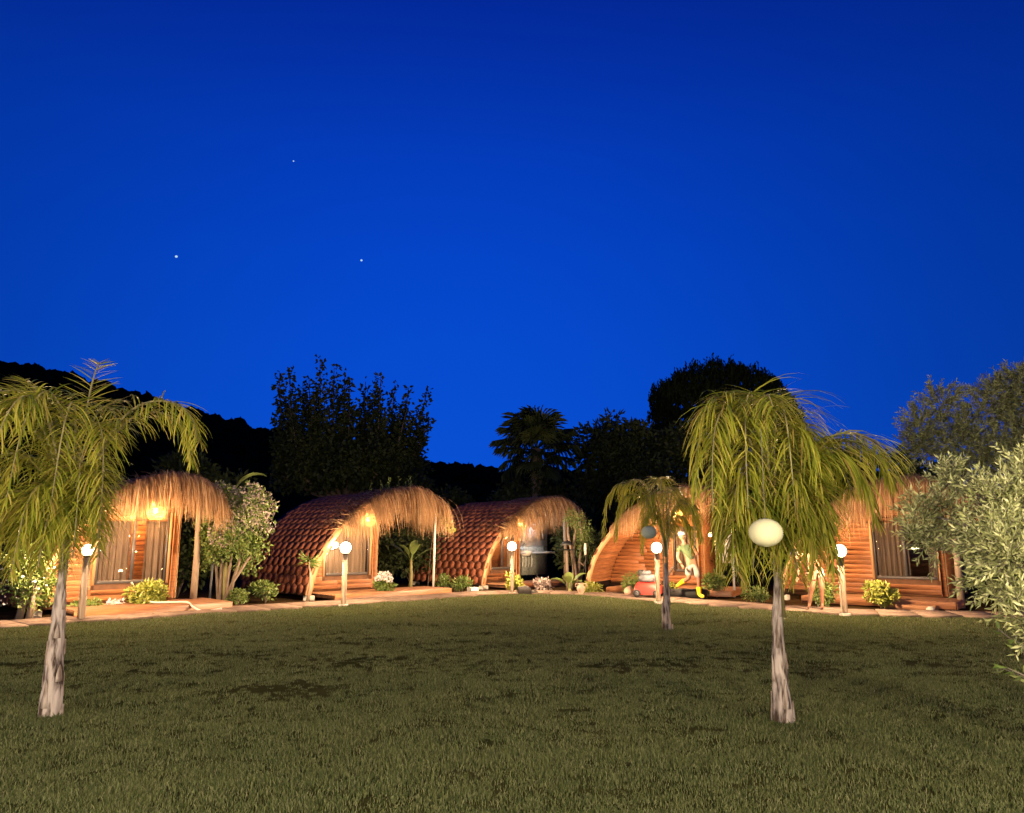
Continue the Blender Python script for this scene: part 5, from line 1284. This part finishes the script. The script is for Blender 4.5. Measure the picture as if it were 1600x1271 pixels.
skin_mesh('boot', {'a': ((.152, -.028, .345), .074), 'b': ((.155, -.01, .22), .068), 'c': ((.16, 0, .085), (.058, .066)), 'd': ((.215, -.08, .05), (.055, .05)), 'e': ((.255, -.14, .042), (.05, .042))}, [('a', 'b'), ('b', 'c'), ('c', 'd'), ('d', 'e')], 'boot_yellow', o, 'a')
skin_mesh('boot', {'a': ((-.19, .03, .45), .074), 'b': ((-.24, .12, .42), .068), 'c': ((-.30, .22, .355), (.058, .066)), 'd': ((-.36, .16, .32), (.055, .05)), 'e': ((-.41, .10, .305), (.05, .042))}, [('a', 'b'), ('b', 'c'), ('c', 'd'), ('d', 'e')], 'boot_yellow', o, 'a')

# bather bending to the left behind the right palm
o = empty('person', (6.78, 17.0, .055), 0); tag(o, 'barefoot person in pale green swim shorts bending over by the right palm', 'person')
J = {'pelvis': ((.10, 0, .90), (.15, .125)), 'belly': ((.0, -.04, 1.05), (.14, .11)), 'chest': ((-.16, -.10, 1.16), (.155, .115)), 'neck0': ((-.30, -.15, 1.2), (.07, .065)), 'neck': ((-.37, -.18, 1.2), .052), 'skull': ((-.45, -.22, 1.19), .07),
     'hipR': ((.17, .03, .83), (.10, .10)), 'kneeR': ((.16, -.03, .48), .06), 'calfR': ((.17, .01, .36), .058), 'ankR': ((.17, .02, .09), .036), 'toeR': ((.10, -.14, .03), (.04, .022)),
     'hipL': ((.02, .03, .83), (.10, .10)), 'kneeL': ((-.05, -.03, .48), .06), 'calfL': ((-.08, .02, .35), .058), 'ankL': ((-.11, .05, .09), .036), 'toeL': ((-.2, -.09, .03), (.04, .022)),
     'shR': ((-.16, -.20, 1.2), .06), 'elR': ((-.2, -.32, .96), .04), 'wrR': ((-.3, -.4, .76), .028), 'shL': ((-.24, .04, 1.18), .06), 'elL': ((-.3, .06, .92), .04), 'wrL': ((-.38, -.06, .72), .028)}
E2 = [(a, b) for a, b in E_ if b != 'ankL' and a != 'kneeL'] + [('kneeL', 'calfL'), ('calfL', 'ankL')]
skin_mesh('body', J, E2, 'skin', o, 'pelvis')
for wr, d, pn in (('wrR', (-.4, -.2, -.9), (.3, .6, 0)), ('wrL', (-.4, -.2, -.9), (.3, -.6, 0))):
    hj, he = hand(o, J[wr][0], d, pn); skin_mesh('hand', hj, he, 'skin', o, 'w', 1)
hm, M_ = head(o, (-.47, -.23, 1.19), (-.75, -.35, -.5)); hm.build('head', 'skin', o, True)
hr = MB(); hr.lathe([(.093, .0), (.102, .05), (.085, .10), (.03, .128)], 16, M_ @ Matrix.Translation((0, -.012, 0))); hr.build('hair', 'hair', o, True)
skin_mesh('swim_shorts', {'a': ((.075, -.01, .955), (.158, .134)), 'b': ((.10, .0, .89), (.164, .138)), 'hR': ((.17, .03, .80), (.116, .118)), 'kR': ((.165, .0, .62), (.104, .10)), 'hL': ((.02, .03, .80), (.116, .118)), 'kL': ((-.02, .0, .62), (.104, .10))},
          [('a', 'b'), ('b', 'hR'), ('hR', 'kR'), ('b', 'hL'), ('hL', 'kL')], 'swim_shorts', o, 'a')

# ------------------------------------------------------------------ three bright stars
def star(loc, r_, lab):
    o = MB().sphere((0, 0, 0), r_, 10, 8, (1.25, 1, 1)).build('star', 'star_glow', None, True); o.location = loc; tag(o, lab, 'star', 'stars')
star((-2119.9, 4406.4, 1769.1), 7.0, 'brightest star, left in the sky above the wooded hill')
star((-1021.9, 4740.9, 1875.9), 6.0, 'star above the spired tree')
star((-1408.1, 4386.9, 2410.9), 3.8, 'faint star highest in the sky')
